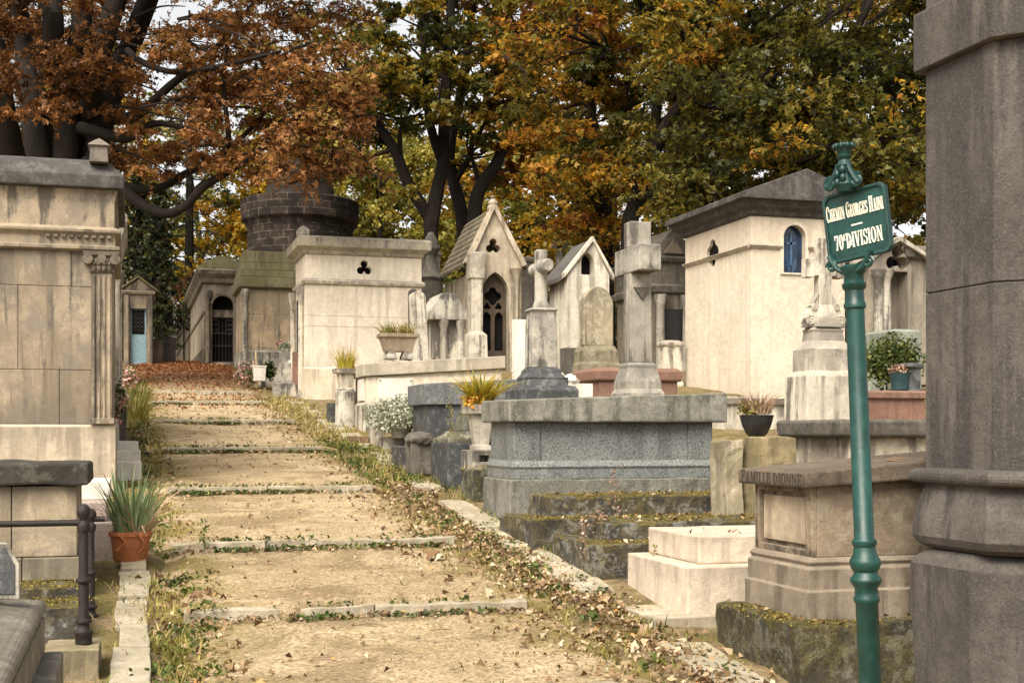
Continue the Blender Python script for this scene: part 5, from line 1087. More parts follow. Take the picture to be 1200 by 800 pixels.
plant_blades('spiky grey-green iris leaves standing in the terracotta pot', POT[0], POT[1], POT[2], .10, 130, .26, .56, .026, .7, L_IRIS, (.1, .85), .7)
plant_blades('dry drooping tan blades hanging over the rim of the terracotta pot', POT[0] + .04, POT[1] - .03, POT[2], .10, 34, .28, .5, .016, 1.5, L_HEATH, (.4, 1), 1.5)
X, Y = PX(563, 12.85), 12.85
plant_blades('orange-yellow strappy plant in the tapered pale planter', X, Y, PZ(475, X, Y), .10, 300, .18, .46, .026, 1.25, L_ORANGE, (.0, .8), .95)
plant_leaves('rusty dead leaves at the foot of the orange-yellow plant', X - .10, Y - .08, PZ(476, X, Y), .12, .07, 140, .05, L_ORANGE, (.6, 1))
X, Y = PX(470, 16.9), 16.9
m = M(); zt = PZ(498, X, Y); m.lathe(X, Y, [(.12, PZ(513, X, Y)), (.15, zt - .03), (.17, zt), (.14, zt)], 20); m.build('flower_pot', ZINC, label='dull grey pot under the silver bush', cat='pot', bevel=0)
plant_leaves('rounded silvery-white bush spilling over its grey pot', X, Y, PZ(503, X, Y), .43, .235, 4600, .042, L_SILVER, (.05, 1), up=.2)
X, Y = PX(405, 20), 20.0
plant_blades('yellow grasses and dry stems in the pale planter on the bollard', X, Y, PZ(432, X, Y), .13, 130, .15, .38, .02, .9, L_ORANGE, (.0, .75))
plant_blades('tall dry wispy stalks rising from the yellow grasses', X + .05, Y + .02, PZ(432, X, Y), .08, 16, .45, .65, .01, .35, L_HEATH, (.2, 1), .4)
Y = 19.3; xa, xb = PX(447, Y), PX(485, Y); n = 260
b = np.stack([RNG.uniform(xa, xb, n), RNG.uniform(Y - .13, Y + .13, n), np.full(n, PZ(393, xa, Y))], 1); l = RNG.normal(size=(n, 3)) * np.array([[.4, .4, 0]])
l[:, :2] *= 1.6; v, s = blades(b, RNG.uniform(.10, .30, n), l, .016, 1.0); np_mesh('plant', v, s, RNG.uniform(.1, .9, n), L_GRASS, None, ((xa + xb) / 2, Y, PZ(393, xa, Y)), 'short straggly green plants filling the stone jardiniere', 'plant')
X, Y = PX(341, 27.5), 27.5
plant_leaves('silvery grey-green mound of foliage in the metal urn', X, Y, PZ(411, X, Y), .24, .10, 700, .06, L_SILVER, (.0, .6))
X, Y = PX(328, 28.6), 28.6
plant_leaves('small pink flowers beside the metal urn', X, Y, PZ(408, X, Y), .10, .10, 160, .05, L_PINK, (.3, 1), cat='flowers', name='flowers')
X, Y = PX(290, 28.6), 28.6
plant_leaves('big bunch of pink and white flowers at the end of the path', X, Y, gz(X, Y) + .12, .27, .26, 900, .065, L_PINK, (0, 1), cat='flowers', name='flowers')
X, Y = PX(316, 28.4), 28.45
plant_leaves('dark green potted shrub right of the white flower box', X, Y, gz(X, Y) + .25, .14, .2, 400, .07, L_BUSH, (0, .6))
m = M(); x = PX(302, 28.3); m.tube([(x, 28.35, gz(3, 28)), (x - .04, 28.35, PZ(411, x, 28.3))], .012, 6); m.build('bamboo_cane', plain('bamboo', (.5, .38, .16), .6), label='thin yellow bamboo cane in the flowers by the white box', cat='cane', bevel=0)
X, Y = PX(888, 9.57), 9.57; z = PZ(485, X, Y)
plant_blades('dry twiggy plants in the dark bowl on the mossy block', X, Y, z, .11, 240, .08, .24, .010, 1.2, L_HEATH, (.2, 1), .8)
plant_leaves('yellow-green leaves at the rim of the dark flower bowl', X - .05, Y, z - .01, .11, .06, 220, .035, L_GRASS, (.3, .9))
X, Y = PX(1046, 14.8), 14.8
plant_leaves('dark bushy shrub behind the signpost at the right', X, Y, PZ(447, X, Y), .36, .32, 2600, .06, L_BUSH, (0, 1))
X, Y = PX(1055, 12.9), 12.9
plant_leaves('pinkish dry heather in the dark teal pot', X, Y, PZ(438, X, Y), .12, .06, 300, .04, L_HEATH, (.1, 1))
X, Y = PX(136, 15.2), 15.2
plant_leaves('white and pink flower bunch by the corner of the large tan mausoleum', X, Y, PZ(488, X, Y), .12, .22, 420, .055, L_PINK, (0, 1), cat='flowers', name='flowers')
X, Y = PX(150, 23.2), 23.2
plant_leaves('pinkish wreath of flowers on the left verge far up the path', X, Y, PZ(452, X, Y), .16, .17, 420, .06, L_PINK, (.2, 1), cat='flowers', name='flowers')
X, Y = PX(155, 21), 21.
plant_blades('tall tuft of grass on the left verge beyond the marble steps', X, Y, surf(X, Y), .22, 260, .25, .65, .016, .8, L_GRASS, (.1, .9))
X, Y = PX(160, 24), 24.
plant_blades('green strappy tuft below the pinkish wreath', X, Y, surf(X, Y), .2, 160, .3, .6, .02, .9, L_GRASS, (.0, .5))
for i, (px, py, Y, hgt, mat, lab) in enumerate(((240, 642, 10.2, .22, L_WEED, 'small upright green weed on the step edge near the left'), (722, 607, 9.9, .42, L_HEATH, 'tall dry weed stalk on the low blackened tomb'), (352, 690, 9.0, .0, L_WEED, ''), (770, 700, 8.2, .34, L_GRASS, 'pale dry weed stem before the pale cast block tomb'),
                                           (686, 655, 8.75, .3, L_HEATH, 'thin brown weed stalk on the moss-hung tomb'), (528, 512, 13.1, .40, L_GRASS, 'wispy flowering weed in front of the black tomb base'), (470, 560, 0, 0, None, ''))):
    if hgt == 0: continue
    X = PX(px, Y); z = PZ(py, X, Y); n = 14
    ps = [np.array([X + .02 * random.uniform(-1, 1) + .015 * math.sin(k), Y + .015 * math.cos(k * 2), z + hgt * (k + 1) / n]) for k in range(n)]
    c = np.array([p + RNG.normal(size=3) * np.array([.018, .018, .006]) for p in ps for _ in range(4)])
    v1 = leaf_quads(c, .032 * RNG.uniform(.5, 1.2, len(c)), .3)
    b = np.array([[X, Y, z]] * 3) + RNG.normal(size=(3, 3)) * .004; v2, s2 = blades(b, np.full(3, hgt), RNG.normal(size=(3, 3)) * np.array([[.05, .05, 0]]), .006, .3)
    np_mesh('weed', np.concatenate([v1, v2]), 1, RNG.uniform(.1, 1, len(c) + 9), mat, None, (X, Y, z), lab, 'weed')
X, Y = PX(706, 9.0), 9.05
plant_leaves('sprig of orange dying leaves between the two low mossy tombs', X, Y, PZ(616, X, Y), .08, .06, 46, .036, L_HEATH, (.3, 1))

def scatter(n, fx, fy):
    return fx(n), fy(n)
def pts_on(xs, ys, lift=0): return np.stack([xs, ys, np.array([surf(a, b) for a, b in zip(xs, ys)]) + lift], 1)
def tomb_top(*a): pass
# grass, weeds
bs, Ls, Ws, hs = [], [], [], []
def grass(n, x0, x1, y0, y1, lo, hi, h0, h1, clump=.5, w=.010, zoff=0):
    k = max(3, n // 9); cx = RNG.uniform(x0, x1, k); cy = RNG.uniform(y0, y1, k); i = RNG.integers(0, k, n)
    x = cx[i] + RNG.normal(size=n) * .045; y = cy[i] + RNG.normal(size=n) * .05
    bs.append(pts_on(x, y, -.01 + zoff)); Ls.append(RNG.uniform(lo, hi, n) * (.5 + .5 * RNG.uniform(size=k)[i])); Ws.append(np.full(n, w)); hs.append(np.clip(RNG.uniform(h0, h1, n) + .2 * RNG.normal(size=k)[i], 0, 1))
grass(800, -.08, .30, 5.5, 9.2, .04, .12, .3, 1); grass(220, .10, .34, 6.8, 9.4, .06, .18, .2, .8, w=.011)
grass(1100, -.02, .42, 10.3, 16.5, .03, .10, .3, 1); grass(1300, -.02, .42, 16, 26, .05, .17, .3, 1, w=.012); grass(300, .0, .3, 26, 34, .06, .18, .2, .9, w=.013)
grass(1500, 2.55, 3.15, 13.3, 17.5, .06, .20, .1, .75, w=.012); grass(1900, 2.5, 3.2, 17, 25, .06, .2, .3, 1, w=.013); grass(700, 2.5, 3.2, 25, 33, .06, .2, .3, 1, w=.014)
grass(900, 2.45, 3.1, 9, 13, .04, .13, .0, .7); grass(700, 2.5, 3.2, 5.2, 9, .04, .14, .0, .8)
grass(500, 3.0, 3.3, 10, 15, .04, .13, .1, .8)
for y in STEPS[2:10]: grass(130, PL + .1, PR - .1, y - .05, y - .01, .02, .07, .0, .6)
bb = np.concatenate(bs); l = RNG.normal(size=(len(bb), 3)) * np.array([[.55, .55, 0]])
v, s = blades(bb, np.concatenate(Ls), l, np.concatenate(Ws), .7); np_mesh('grass', v, s, np.concatenate(hs), L_GRASS, None, (1.3, 12, 1.2), None, None, None, 'stuff')
# low broad-leaved weeds hugging the risers and the verge
cs, hh = [], []
def weeds(k, x0, x1, y0, y1, per=26, r=.05, hz=.03):
    cx = RNG.uniform(x0, x1, k); cy = RNG.uniform(y0, y1, k)
    for a, b in zip(cx, cy):
        n = int(per * RNG.uniform(.5, 1.4)); p = RNG.normal(size=(n, 3)) * np.array([[r * 1.2, r * .8, 0]]); x, y = a + p[:, 0], b + p[:, 1]
        q = pts_on(x, y, 0); q[:, 2] += RNG.uniform(.0, hz, n); cs.append(q); hh.append(np.clip(RNG.uniform(0, .8, n) + RNG.normal() * .15, 0, 1))
for y, k in zip(STEPS[3:9], (16, 26, 34, 38, 34, 22)): weeds(k, PL + .35, PR - .25, y - .07, y - .02)
weeds(16, .10, .40, 6.2, 9.3, hz=.05); weeds(30, 2.5, 3.15, 9.5, 14, hz=.05); weeds(60, 2.5, 3.1, 13.5, 18, hz=.07, r=.07); weeds(12, 2.6, 3.1, 6, 9.4, hz=.05); weeds(24, .05, .35, 10, 18, hz=.06); weeds(40, .05, .35, 17, 26, hz=.07)
c = np.concatenate(cs); np_mesh('weeds', leaf_quads(c, .038 * RNG.uniform(.5, 1.4, len(c)), .7), 1, np.concatenate(hh), L_WEED, None, (1.3, 12, 1.2), None, None, None, 'stuff')
# fallen leaves
cs, hh = [], []
def litter(n, xs, ys, lift=(.002, .02)):
    q = pts_on(xs, ys, 0); q[:, 2] += RNG.uniform(lift[0], lift[1], len(q)); cs.append(q); hh.append(RNG.beta(1.6, 1.4, len(q)))
def U(n, a, b): return RNG.uniform(a, b, n)
n = 3900; y = 5.2 + 10 * RNG.beta(1.1, 1.5, n); litter(n, 2.80 + .14 * RNG.normal(size=n) + .10 * (y < 8), y, (.0, .03))
n = 1100; litter(n, 2.45 + .25 * RNG.normal(size=n), U(n, 5.2, 13), (0, .02))
n = 1500; litter(n, 2.6 + .3 * RNG.normal(size=n), U(n, 13, 26), (0, .03))
for yy in STEPS[2:9]: n = 240; litter(n, U(n, PL + .05, PR), yy - np.abs(RNG.normal(size=n)) * .07 - .01, (0, .02))
n = 420; litter(n, U(n, .05, .6), U(n, 5.6, 9.5), (0, .02)); n = 900; litter(n, U(n, .3, 2.5), U(n, 4.8, 26), (.0, .008))
n = 500; litter(n, U(n, .0, .5), U(n, 10, 25), (0, .03))
c = np.concatenate(cs); sz = .031 * RNG.uniform(.5, 1.55, len(c))
h_ = np.concatenate(hh); big = RNG.uniform(size=len(c)) < .22
va = leaf_quads(c[~big], .034 * RNG.lognormal(0, .38, (~big).sum()), .7, 1, .30, .30); vb = leaf_quads(c[big] + np.array([[0, 0, .006]]), .034 * np.clip(RNG.lognormal(0, .3, big.sum()), .4, 1.4), .8, 3, .26, .22)
np_mesh('fallen_leaves', np.concatenate([va, vb]), 1, np.concatenate([h_[~big], np.repeat(h_[big], 3)]), L_LITTER, None, (1.3, 12, 1.2), None, None, None, 'stuff')
cs, hh = [], []
n = 8500; y = 27 + 13.5 * RNG.beta(2.4, 1.1, n); litter(n, U(n, .1, 2.9), y, (0, .03)); n = 700; litter(n, U(n, .3, 2.7), U(n, 23, 30), (0, .02)); n = 1200; litter(n, U(n, -1, 4), U(n, 36.5, 42), (0, .05))
c = np.concatenate(cs); np_mesh('fallen_leaves', leaf_quads(c, .052 * RNG.uniform(.5, 1.5, len(c)), .75, 1, .32, .16), 1, np.concatenate(hh), L_LITTER_RED, None, (1.3, 30, 3), None, None, None, 'stuff')
# dry leaves lying on ledges
def ledge(n, x0, x1, y0, y1, zf, lab, mat=L_LITTER):
    n = n // 2
    p = np.stack([U(n, x0, x1), U(n, y0, y1), np.zeros(n)], 1); p[:, 2] = [zf(a) for a in p[:, 0]]; p[:, 2] += U(n, .004, .02)
    np_mesh('fallen_leaves', leaf_quads(p, .042 * RNG.uniform(.5, 1.4, n), .8, 1, .32, .14), 1, RNG.beta(1.6, 1.4, n), mat, None, ((x0 + x1) / 2, y0, float(p[0, 2])), None, None, None, 'stuff')
ledge(160, 3.1, 4.9, 9.74, 9.95, lambda x: PZ(609, 3.02, 9.72), ''); ledge(130, 3.2, 4.9, 8.65, 8.84, lambda x: PZ(638, 3.12, 8.62), ''); ledge(160, 3.3, 4.9, 9.95, 10.5, lambda x: PZ(583, 3.25, 9.92), '')
ledge(120, 3.4, 4.9, 8.85, 9.4, lambda x: PZ(613, 3.32, 8.82), ''); ledge(40, 3.5, 4.4, 7.6, 8.0, lambda x: PZ(628, 3.44, 7.54), ''); ledge(70, 3.45, 4.8, 19, 20, lambda x: PZ(426, 3.39, 19) + .15 * (x - 3.34) / 2.1 + .01, ''); ledge(40, 3.3, 4.6, 5.95, 6.11, lambda x: PZ(733, 3.3, 5.95), ''); ledge(25, 3.28, 3.40, 5.95, 6.9, lambda x: PZ(733, 3.3, 5.95), '')
# moss tufts growing on ledges
def mossy(n, x0, x1, y0, y1, z, h=.035):
    n *= 3; k = max(2, n // 40); cx, cy = U(k, x0, x1), U(k, y0, y1); i = RNG.integers(0, k, n); p = np.stack([cx[i] + RNG.normal(size=n) * .06, np.clip(cy[i] + RNG.normal(size=n) * .03, y0 - .03, y1), np.full(n, z)], 1); p[:, 2] += U(n, -.01, h * .6)
    return p
ps = [mossy(900, 3.05, 4.9, 9.72, 9.92, PZ(609, 3.02, 9.72)), mossy(700, 3.15, 4.9, 8.62, 8.82, PZ(638, 3.12, 8.62)), mossy(900, 3.3, 4.9, 9.95, 10.5, PZ(583, 3.25, 9.92)), mossy(700, 3.35, 4.9, 8.84, 9.4, PZ(613, 3.32, 8.82)),
      mossy(260, 3.28, 4.6, 5.97, 6.10, PZ(733, 3.3, 5.95), .02), mossy(260, 3.30, 3.41, 5.97, 6.9, PZ(733, 3.3, 5.95), .03), mossy(600, 3.25, 4.4, 12.3, 12.8, PZ(551, 3.24, 12.3), .08), mossy(300, -.6, -.22, 7.6, 8, PZ(712, -.4, 7.6)), mossy(300, -.9, -.2, 8.15, 8.45, PZ(688, -.4, 8.15))]
c = np.concatenate(ps); np_mesh('moss', leaf_quads(c, .012 * RNG.uniform(.5, 1.5, len(c)), .4), 1, RNG.uniform(.1, .85, len(c)), L_MOSS, None, (3.5, 9, 1), None, None, None, 'stuff')
m = M()
for i in range(26):
    x, y = random.uniform(2.45, 3.1) if i < 18 else random.uniform(.4, 2.4), random.uniform(5.2, 9.5); a = random.uniform(0, 6.28); L = random.uniform(.06, .2)
    m.tube([(x, y, surf(x, y) + .008), (x + L * .5 * math.cos(a), y + L * .5 * math.sin(a), surf(x, y) + .016), (x + L * math.cos(a + .2), y + L * math.sin(a + .2), surf(x, y) + .01)], [.004, .0035, .002], 5)
m.build('fallen_twigs', WOOD, bevel=0, kind='stuff')
# loose gravel on the path
m = M(); rr = random.Random(4)
for i in range(900):
    y = 4.9 + 7.5 * rr.random() ** 1.4; x = rr.uniform(PL + .1, PR - .05); r = rr.uniform(.003, .009) * (1.6 if rr.random() < .06 else 1)
    g_ = bmesh.ops.create_icosphere(m.bm, subdivisions=1, radius=r)
    for v_ in g_['verts']: v_.co = Vector((v_.co.x * rr.uniform(.8, 1.3), v_.co.y, v_.co.z * .7)) + Vector((x, y, surf(x, y) + r * .3))
m.build('loose_gravel', stone('pebble', (.46, .37, .26), .4, .2), bevel=0, kind='stuff')
# ---------------------------------------------------------------- trees
def curve_pts(p0, d0, L, n, up, rng, wig=.12):
    pts = [Vector(p0)]; d = Vector(d0).normalized()
    for i in range(n):
        d = (d + Vector((rng.gauss(0, wig), rng.gauss(0, wig), up + rng.gauss(0, wig * .6)))).normalized(); pts.append(pts[-1] + d * L / n)
    return pts
def add_crown(parent, clumps, per, size, mat, lobes=1, up=.35, hue_w=.22, name='crown', wid=.36, ns=6, twigs=True):
    """clumps: rows of x, y, z, radius, flatness, hue; each holds several leafy branchlets that spread and droop"""
    c = np.array(clumps); K = len(c); s = np.repeat(np.arange(K), ns); m_ = len(s)
    az = RNG.uniform(0, 2 * np.pi, m_); el = RNG.normal(-.05, .32, m_)
    d = np.stack([np.cos(az) * np.cos(el), np.sin(az) * np.cos(el), np.sin(el)], 1); L = c[s, 3] * RNG.uniform(.7, 1.5, m_)
    st = c[s, :3] + RNG.normal(size=(m_, 3)) * .28 * c[s, 3:4] * np.array([[1, 1, 1]]) * np.stack([np.ones(m_), np.ones(m_), c[s, 4]], 1) - d * L[:, None] * .3
    sh = c[s, 5] + RNG.normal(size=m_) * .10
    q = max(4, per // ns); k = np.repeat(np.arange(m_), q); n = len(k); t = RNG.uniform(.08, 1, n)
    lat = np.stack([-d[:, 1], d[:, 0], np.zeros(m_)], 1)
    w = RNG.normal(size=n) * .20 * (1.15 - t) * L[k]
    pos = st[k] + d[k] * (t * L[k])[:, None] + lat[k] * w[:, None]; pos[:, 2] -= .22 * t ** 2 * L[k] + .25 * np.abs(w) - RNG.normal(size=n) * .05 * L[k]
    h = np.clip(sh[k] + RNG.normal(size=n) * hue_w, 0, 1)
    if twigs:
        vs = []
        for a, b in ((0, .5), (.5, 1)):
            p0 = st + d * (a * L)[:, None]; p1 = st + d * (b * L)[:, None]; p0 = p0 - np.array([[0, 0, .22]]) * (a * a * L)[:, None]; p1 = p1 - np.array([[0, 0, .22]]) * (b * b * L)[:, None]
            for o in (lat * (.009 + .012 * size * 5), np.array([[0, 0, .009 + .012 * size * 5]])):
                vs.append(np.stack([p0 - o * (1 - a * .6), p0 + o * (1 - a * .6), p1 + o * (1 - b * .7), p1 - o * (1 - b * .7)], 1))
        np_mesh('twigs', np.concatenate(vs).reshape(-1, 3), 1, np.zeros(4 * m_), BARK, parent)
    return np_mesh(name, leaf_quads(pos, size * RNG.uniform(.45, 1.5, n), up, lobes, wid), lobes, h, mat, parent)
def tree(name, label, px, d, height, r0, crown_r, crown_z, mat, seed, n_limbs=9, per=110, size=.2, lobes=1, hue=.5, hue_sd=.2, lean=(0, 0), fill=60, group=None, trunks=1, base_y=None, flat=.6, cr=.24):
    rng = random.Random(seed); b = at(px, 400, d); b.z = gz(b.x, b.y) - .2
    t = thing(name, label, 'tree', b, group); m = M(); clumps = []
    for k in range(trunks):
        off = Vector((rng.uniform(-.5, .5), rng.uniform(-.5, .5), 0)) if trunks > 1 else Vector()
        d0 = Vector((lean[0] + (rng.uniform(-.25, .25) if trunks > 1 else 0), lean[1], 1))
        tp = curve_pts(b + off, d0, height * .8, 9, .05, rng, .07); m.tube(tp, [r0 * (1.25 if i == 0 else 1) * (1 - .085 * i) for i in range(10)], 9)
        for i in range(n_limbs):
            f = crown_z + (1 - crown_z) * (i + rng.random()) / n_limbs * .95; q = f * 9 * .98; j = int(q); p = tp[j].lerp(tp[min(9, j + 1)], q - j)
            az = i * 2.4 + rng.uniform(-.5, .5) + k * 1.3; el = rng.uniform(.15, .75) + (f - crown_z) * .5
            L = crown_r * rng.uniform(.75, 1.1) * (1 - .45 * max(0, (f - .55) / .45)); rad = r0 * .42 * (1 - .5 * f)
            lp = curve_pts(p, (math.cos(az) * math.cos(el), math.sin(az) * math.cos(el), math.sin(el)), L, 6, .05, rng, .16); m.tube(lp, [rad * (1 - .14 * s_) for s_ in range(7)], 6)
            for s_ in range(4):
                a = lp[2 + s_]; az2 = az + rng.choice((-1, 1)) * rng.uniform(.5, 1.2); l2 = L * rng.uniform(.25, .5)
                sp = curve_pts(a, (math.cos(az2), math.sin(az2), rng.uniform(-.15, .5)), l2, 4, .02, rng, .2); m.tube(sp, [rad * .38 * (1 - .2 * w) + .006 for w in range(5)], 5)
                for w in (2, 4): clumps.append((*sp[w], crown_r * cr * rng.uniform(.7, 1.25), flat, min(1, max(0, rng.gauss(hue, hue_sd)))))
            clumps.append((*lp[6], crown_r * cr, flat, min(1, max(0, rng.gauss(hue, hue_sd)))))
    ctr = b + Vector((lean[0], lean[1], 1)).normalized() * height * (crown_z + 1) * .47
    for i in range(fill):
        u = Vector((rng.gauss(0, 1), rng.gauss(0, 1), rng.gauss(0, 1))).normalized() * rng.uniform(.5, 1) ** .5
        clumps.append((ctr.x + u.x * crown_r, ctr.y + u.y * crown_r, ctr.z + u.z * height * (1 - crown_z) * .5, crown_r * cr * rng.uniform(.7, 1.2), flat, min(1, max(0, rng.gauss(hue, hue_sd)))))
    m.build('trunk', BARK, t, bevel=0); add_crown(t, clumps, per, size, mat, lobes, hue_w=.14); return t
L_COPPER = leafmat('copper_leaf', [(0, (0.042, 0.023, 0.013)), (.3, (0.126, 0.055, 0.023)), (.6, (0.273, 0.121, 0.044)), (.85, (0.399, 0.200, 0.079)), (1, (0.273, 0.189, 0.053))], 0.4)
L_GREEN = leafmat('dark_green_leaf', [(0, (0.030, 0.040, 0.013)), (.4, (0.094, 0.098, 0.022)), (.7, (0.275, 0.213, 0.035)), (1, (0.525, 0.312, 0.031))], 0.5)
L_MIX = leafmat('mixed_autumn_leaf', [(0, (0.043, 0.055, 0.015)), (.28, (0.122, 0.116, 0.027)), (.5, (0.268, 0.195, 0.034)), (.72, (0.488, 0.244, 0.027)), (.88, (0.317, 0.107, 0.034)), (1, (0.159, 0.051, 0.027))], 0.48)
L_OLIVE = leafmat('olive_leaf', [(0, (0.037, 0.045, 0.014)), (.4, (0.106, 0.106, 0.025)), (.7, (0.250, 0.200, 0.037)), (.88, (0.500, 0.275, 0.030)), (1, (0.375, 0.144, 0.037))], 0.48)
L_YELLOW = leafmat('yellow_leaf', [(0, (.13, .12, .025)), (.4, (.34, .26, .035)), (.75, (.46, .31, .035)), (1, (.46, .22, .025))], .5)
L_LIME = leafmat('yellow_green_leaf', [(0, (0.072, 0.090, 0.024)), (.5, (0.216, 0.216, 0.048)), (1, (0.432, 0.360, 0.072))], 0.5)
L_CONI = leafmat('conifer_needle', [(0, (.012, .018, .008)), (.6, (.032, .042, .018)), (1, (.085, .085, .035))], .15)
# copper beech on the left: many dark stems, long low branches, leaf sprays
def beech():
    d = 28; b = at(78, 400, d); b.z = gz(b.x, b.y) - .2
    t = thing('copper_beech', 'huge copper-leaved tree with many dark stems behind the left mausoleum', 'tree', b); m = M(); rng = random.Random(11); clumps = []
    P = lambda px, py, dd=d: at(px, py, dd)
    def limb(pts, r0, r1, seg=9):
        n = len(pts); q = []
        for i in range(n - 1):      # smooth the polyline
            for k in range(4):
                t_ = k / 4; p0, p1, p2, p3 = (pts[max(0, i - 1)], pts[i], pts[i + 1], pts[min(n - 1, i + 2)])
                q.append(.5 * ((2 * p1) + (p2 - p0) * t_ + (2 * p0 - 5 * p1 + 4 * p2 - p3) * t_ ** 2 + (3 * p1 - p0 - 3 * p2 + p3) * t_ ** 3))
        q.append(pts[-1]); m.tube(q, [r0 + (r1 - r0) * i / (len(q) - 1) for i in range(len(q))], seg)
    m.tube([b, b + Vector((0, 0, 2)), P(80, 245)], [1.0, .8, .6], 14)
    for q in ([(55, 250), (40, 150), (28, 60), (15, -60)], [(75, 240), (80, 120), (95, 30), (100, -80)], [(90, 240), (105, 150), (112, 80), (140, -10), (160, -80)], [(70, 240), (60, 120), (62, 20), (50, -80)], [(100, 240), (120, 140), (150, 60), (180, -20), (200, -90)], [(30, 250), (5, 140), (-10, 30), (-30, -70)]):
        limb([P(x, y, d + rng.uniform(-1.5, 1.5)) for x, y in q], .30, .17)
    limb([P(100, 190, 27.5), P(128, 205, 27), P(155, 232, 26.6), P(190, 250, 26.3), P(215, 243, 26.2), P(240, 218, 26.1), P(270, 200, 26), P(300, 180, 25.8), P(345, 140, 25.6), P(400, 120, 25.4)], .135, .04)
    limb([P(105, 180, 28), P(140, 215, 27.8), P(180, 222, 27.5), P(215, 205, 27.3), P(245, 188, 27.2), P(280, 165, 27), P(320, 120, 26.8)], .12, .04)
    limb([P(95, 150, 27.8), P(125, 158, 27.3), P(150, 162, 27), P(180, 145, 26.6), P(215, 150, 26.4)], .14, .05)
    limb([P(120, 140, 28), P(160, 135, 28), P(200, 100, 28), P(250, 60, 28), P(300, 0, 28)], .14, .04)
    limb([P(150, 60, 27), P(170, 75, 26), P(210, 85, 25.5), P(270, 75, 25), P(330, 60, 25)], .08, .03)
    limb([P(262, 205, 26), P(268, 160, 25.7), P(262, 100, 25.5), P(270, 30, 25.5)], .07, .03, 6)
    for i in range(34):      # twigs
        x, y = rng.uniform(130, 400), rng.uniform(10, 190); dd = rng.uniform(24.5, 28); a = rng.uniform(-.6, .4)
        limb([P(x, y, dd), P(x + 30, y + 30 * a, dd - .2), P(x + 60, y + 50 * a + 8, dd - .3)], .03, .01, 5)
    def put(n, x0, x1, yf0, yf1, d0, d1, r, hue):
        for i in range(n):
            x = rng.uniform(x0, x1); y = rng.uniform(yf0, yf1); c = P(x, y, rng.uniform(d0, d1)); clumps.append((c.x, c.y, c.z, r * rng.uniform(.7, 1.3), .34, min(1, max(0, rng.gauss(hue, .14)))))
    put(40, 270, 430, 25, 195, 23.5, 27, .62, .66); put(26, 180, 330, -30, 120, 24, 28, .62, .60); put(20, 140, 300, 60, 185, 24, 28, .5, .55); put(12, 150, 300, 150, 205, 25, 27, .42, .6)
    put(30, -40, 140, -30, 140, 24, 27, .55, .42); put(36, -40, 160, -20, 170, 30, 35, .8, .2); put(8, 0, 110, 60, 130, 24, 26, .42, .5); put(70, -60, 460, -260, -20, 23, 34, 1.2, .5); put(34, -40, 420, -40, 110, 29.5, 35, .9, .25); put(14, 340, 420, 90, 205, 24, 26, .6, .6)
    m.build('trunk', BARK, t, bevel=0); add_crown(t, clumps, 200, .083, L_COPPER, 3, .35, .14, wid=.22, ns=9)
beech()
# centre group: dark forked trunks whose crowns run together
def forked(label, seed, limbs, crown, mat, hue, base, d, per, size):
    rng = random.Random(seed); b = at(base, 400, d); b.z = gz(b.x, b.y) - .3; t = thing('tree', label, 'tree', b); m = M(); clumps = []
    for pts, r0, r1 in limbs:
        q = [at(x, y, d + dd) for x, y, dd in pts]; q[0] = b.copy() if pts[0][1] > 290 else q[0]
        s = []
        for i in range(len(q) - 1):
            for k in range(4):
                p0, p1, p2, p3 = q[max(0, i - 1)], q[i], q[i + 1], q[min(len(q) - 1, i + 2)]; t_ = k / 4
                s.append(.5 * ((2 * p1) + (p2 - p0) * t_ + (2 * p0 - 5 * p1 + 4 * p2 - p3) * t_ ** 2 + (3 * p1 - p0 - 3 * p2 + p3) * t_ ** 3))
        s.append(q[-1]); m.tube(s, [r0 + (r1 - r0) * i / (len(s) - 1) for i in range(len(s))], 8)
        for i in range(len(s) * 2 // 3, len(s)):
            for _ in range(2):
                tw = curve_pts(s[i], (rng.uniform(-1, 1), rng.uniform(-1, 1), rng.uniform(-.1, .6)), rng.uniform(.9, 2.4), 4, .0, rng, .25); m.tube(tw, [.05, .04, .03, .02, .012], 5)
                clumps.append((*tw[4], .55, .6, min(1, max(0, rng.gauss(hue, .2)))))
    for n, x0, x1, y0, y1, d0, d1, r, h in crown:
        for i in range(n):
            c = at(rng.uniform(x0, x1), rng.uniform(y0, y1), d + rng.uniform(d0, d1)); clumps.append((c.x, c.y, c.z, r * rng.uniform(.6, 1.3), .5, min(1, max(0, rng.gauss(h, .10) + .55 * mnoise.noise(c * .55)))))
    pts = np.array([v.co[:] for v in m.bm.verts])
    for cl in clumps[::2]:
        c = np.array(cl[:3]); q = pts[np.argmin(((pts - c) ** 2).sum(1) + 2.0 * np.maximum(0, pts[:, 2] - c[2]))]; D = float(np.linalg.norm(c - q))
        if .4 < D < 7:
            a, b_ = Vector(q), Vector(c); mid = a.lerp(b_, .5) + Vector((rng.gauss(0, .1), rng.gauss(0, .1), .08)) * D
            m.tube([a, a.lerp(mid, .6), mid, b_], [.012 + .011 * D, .011 + .009 * D, .01 + .006 * D, .008], 5)
    m.build('trunk', BARK, t, bevel=0); add_crown(t, clumps, per, size, mat, 3, .3, .1, wid=.27, ns=8); return t
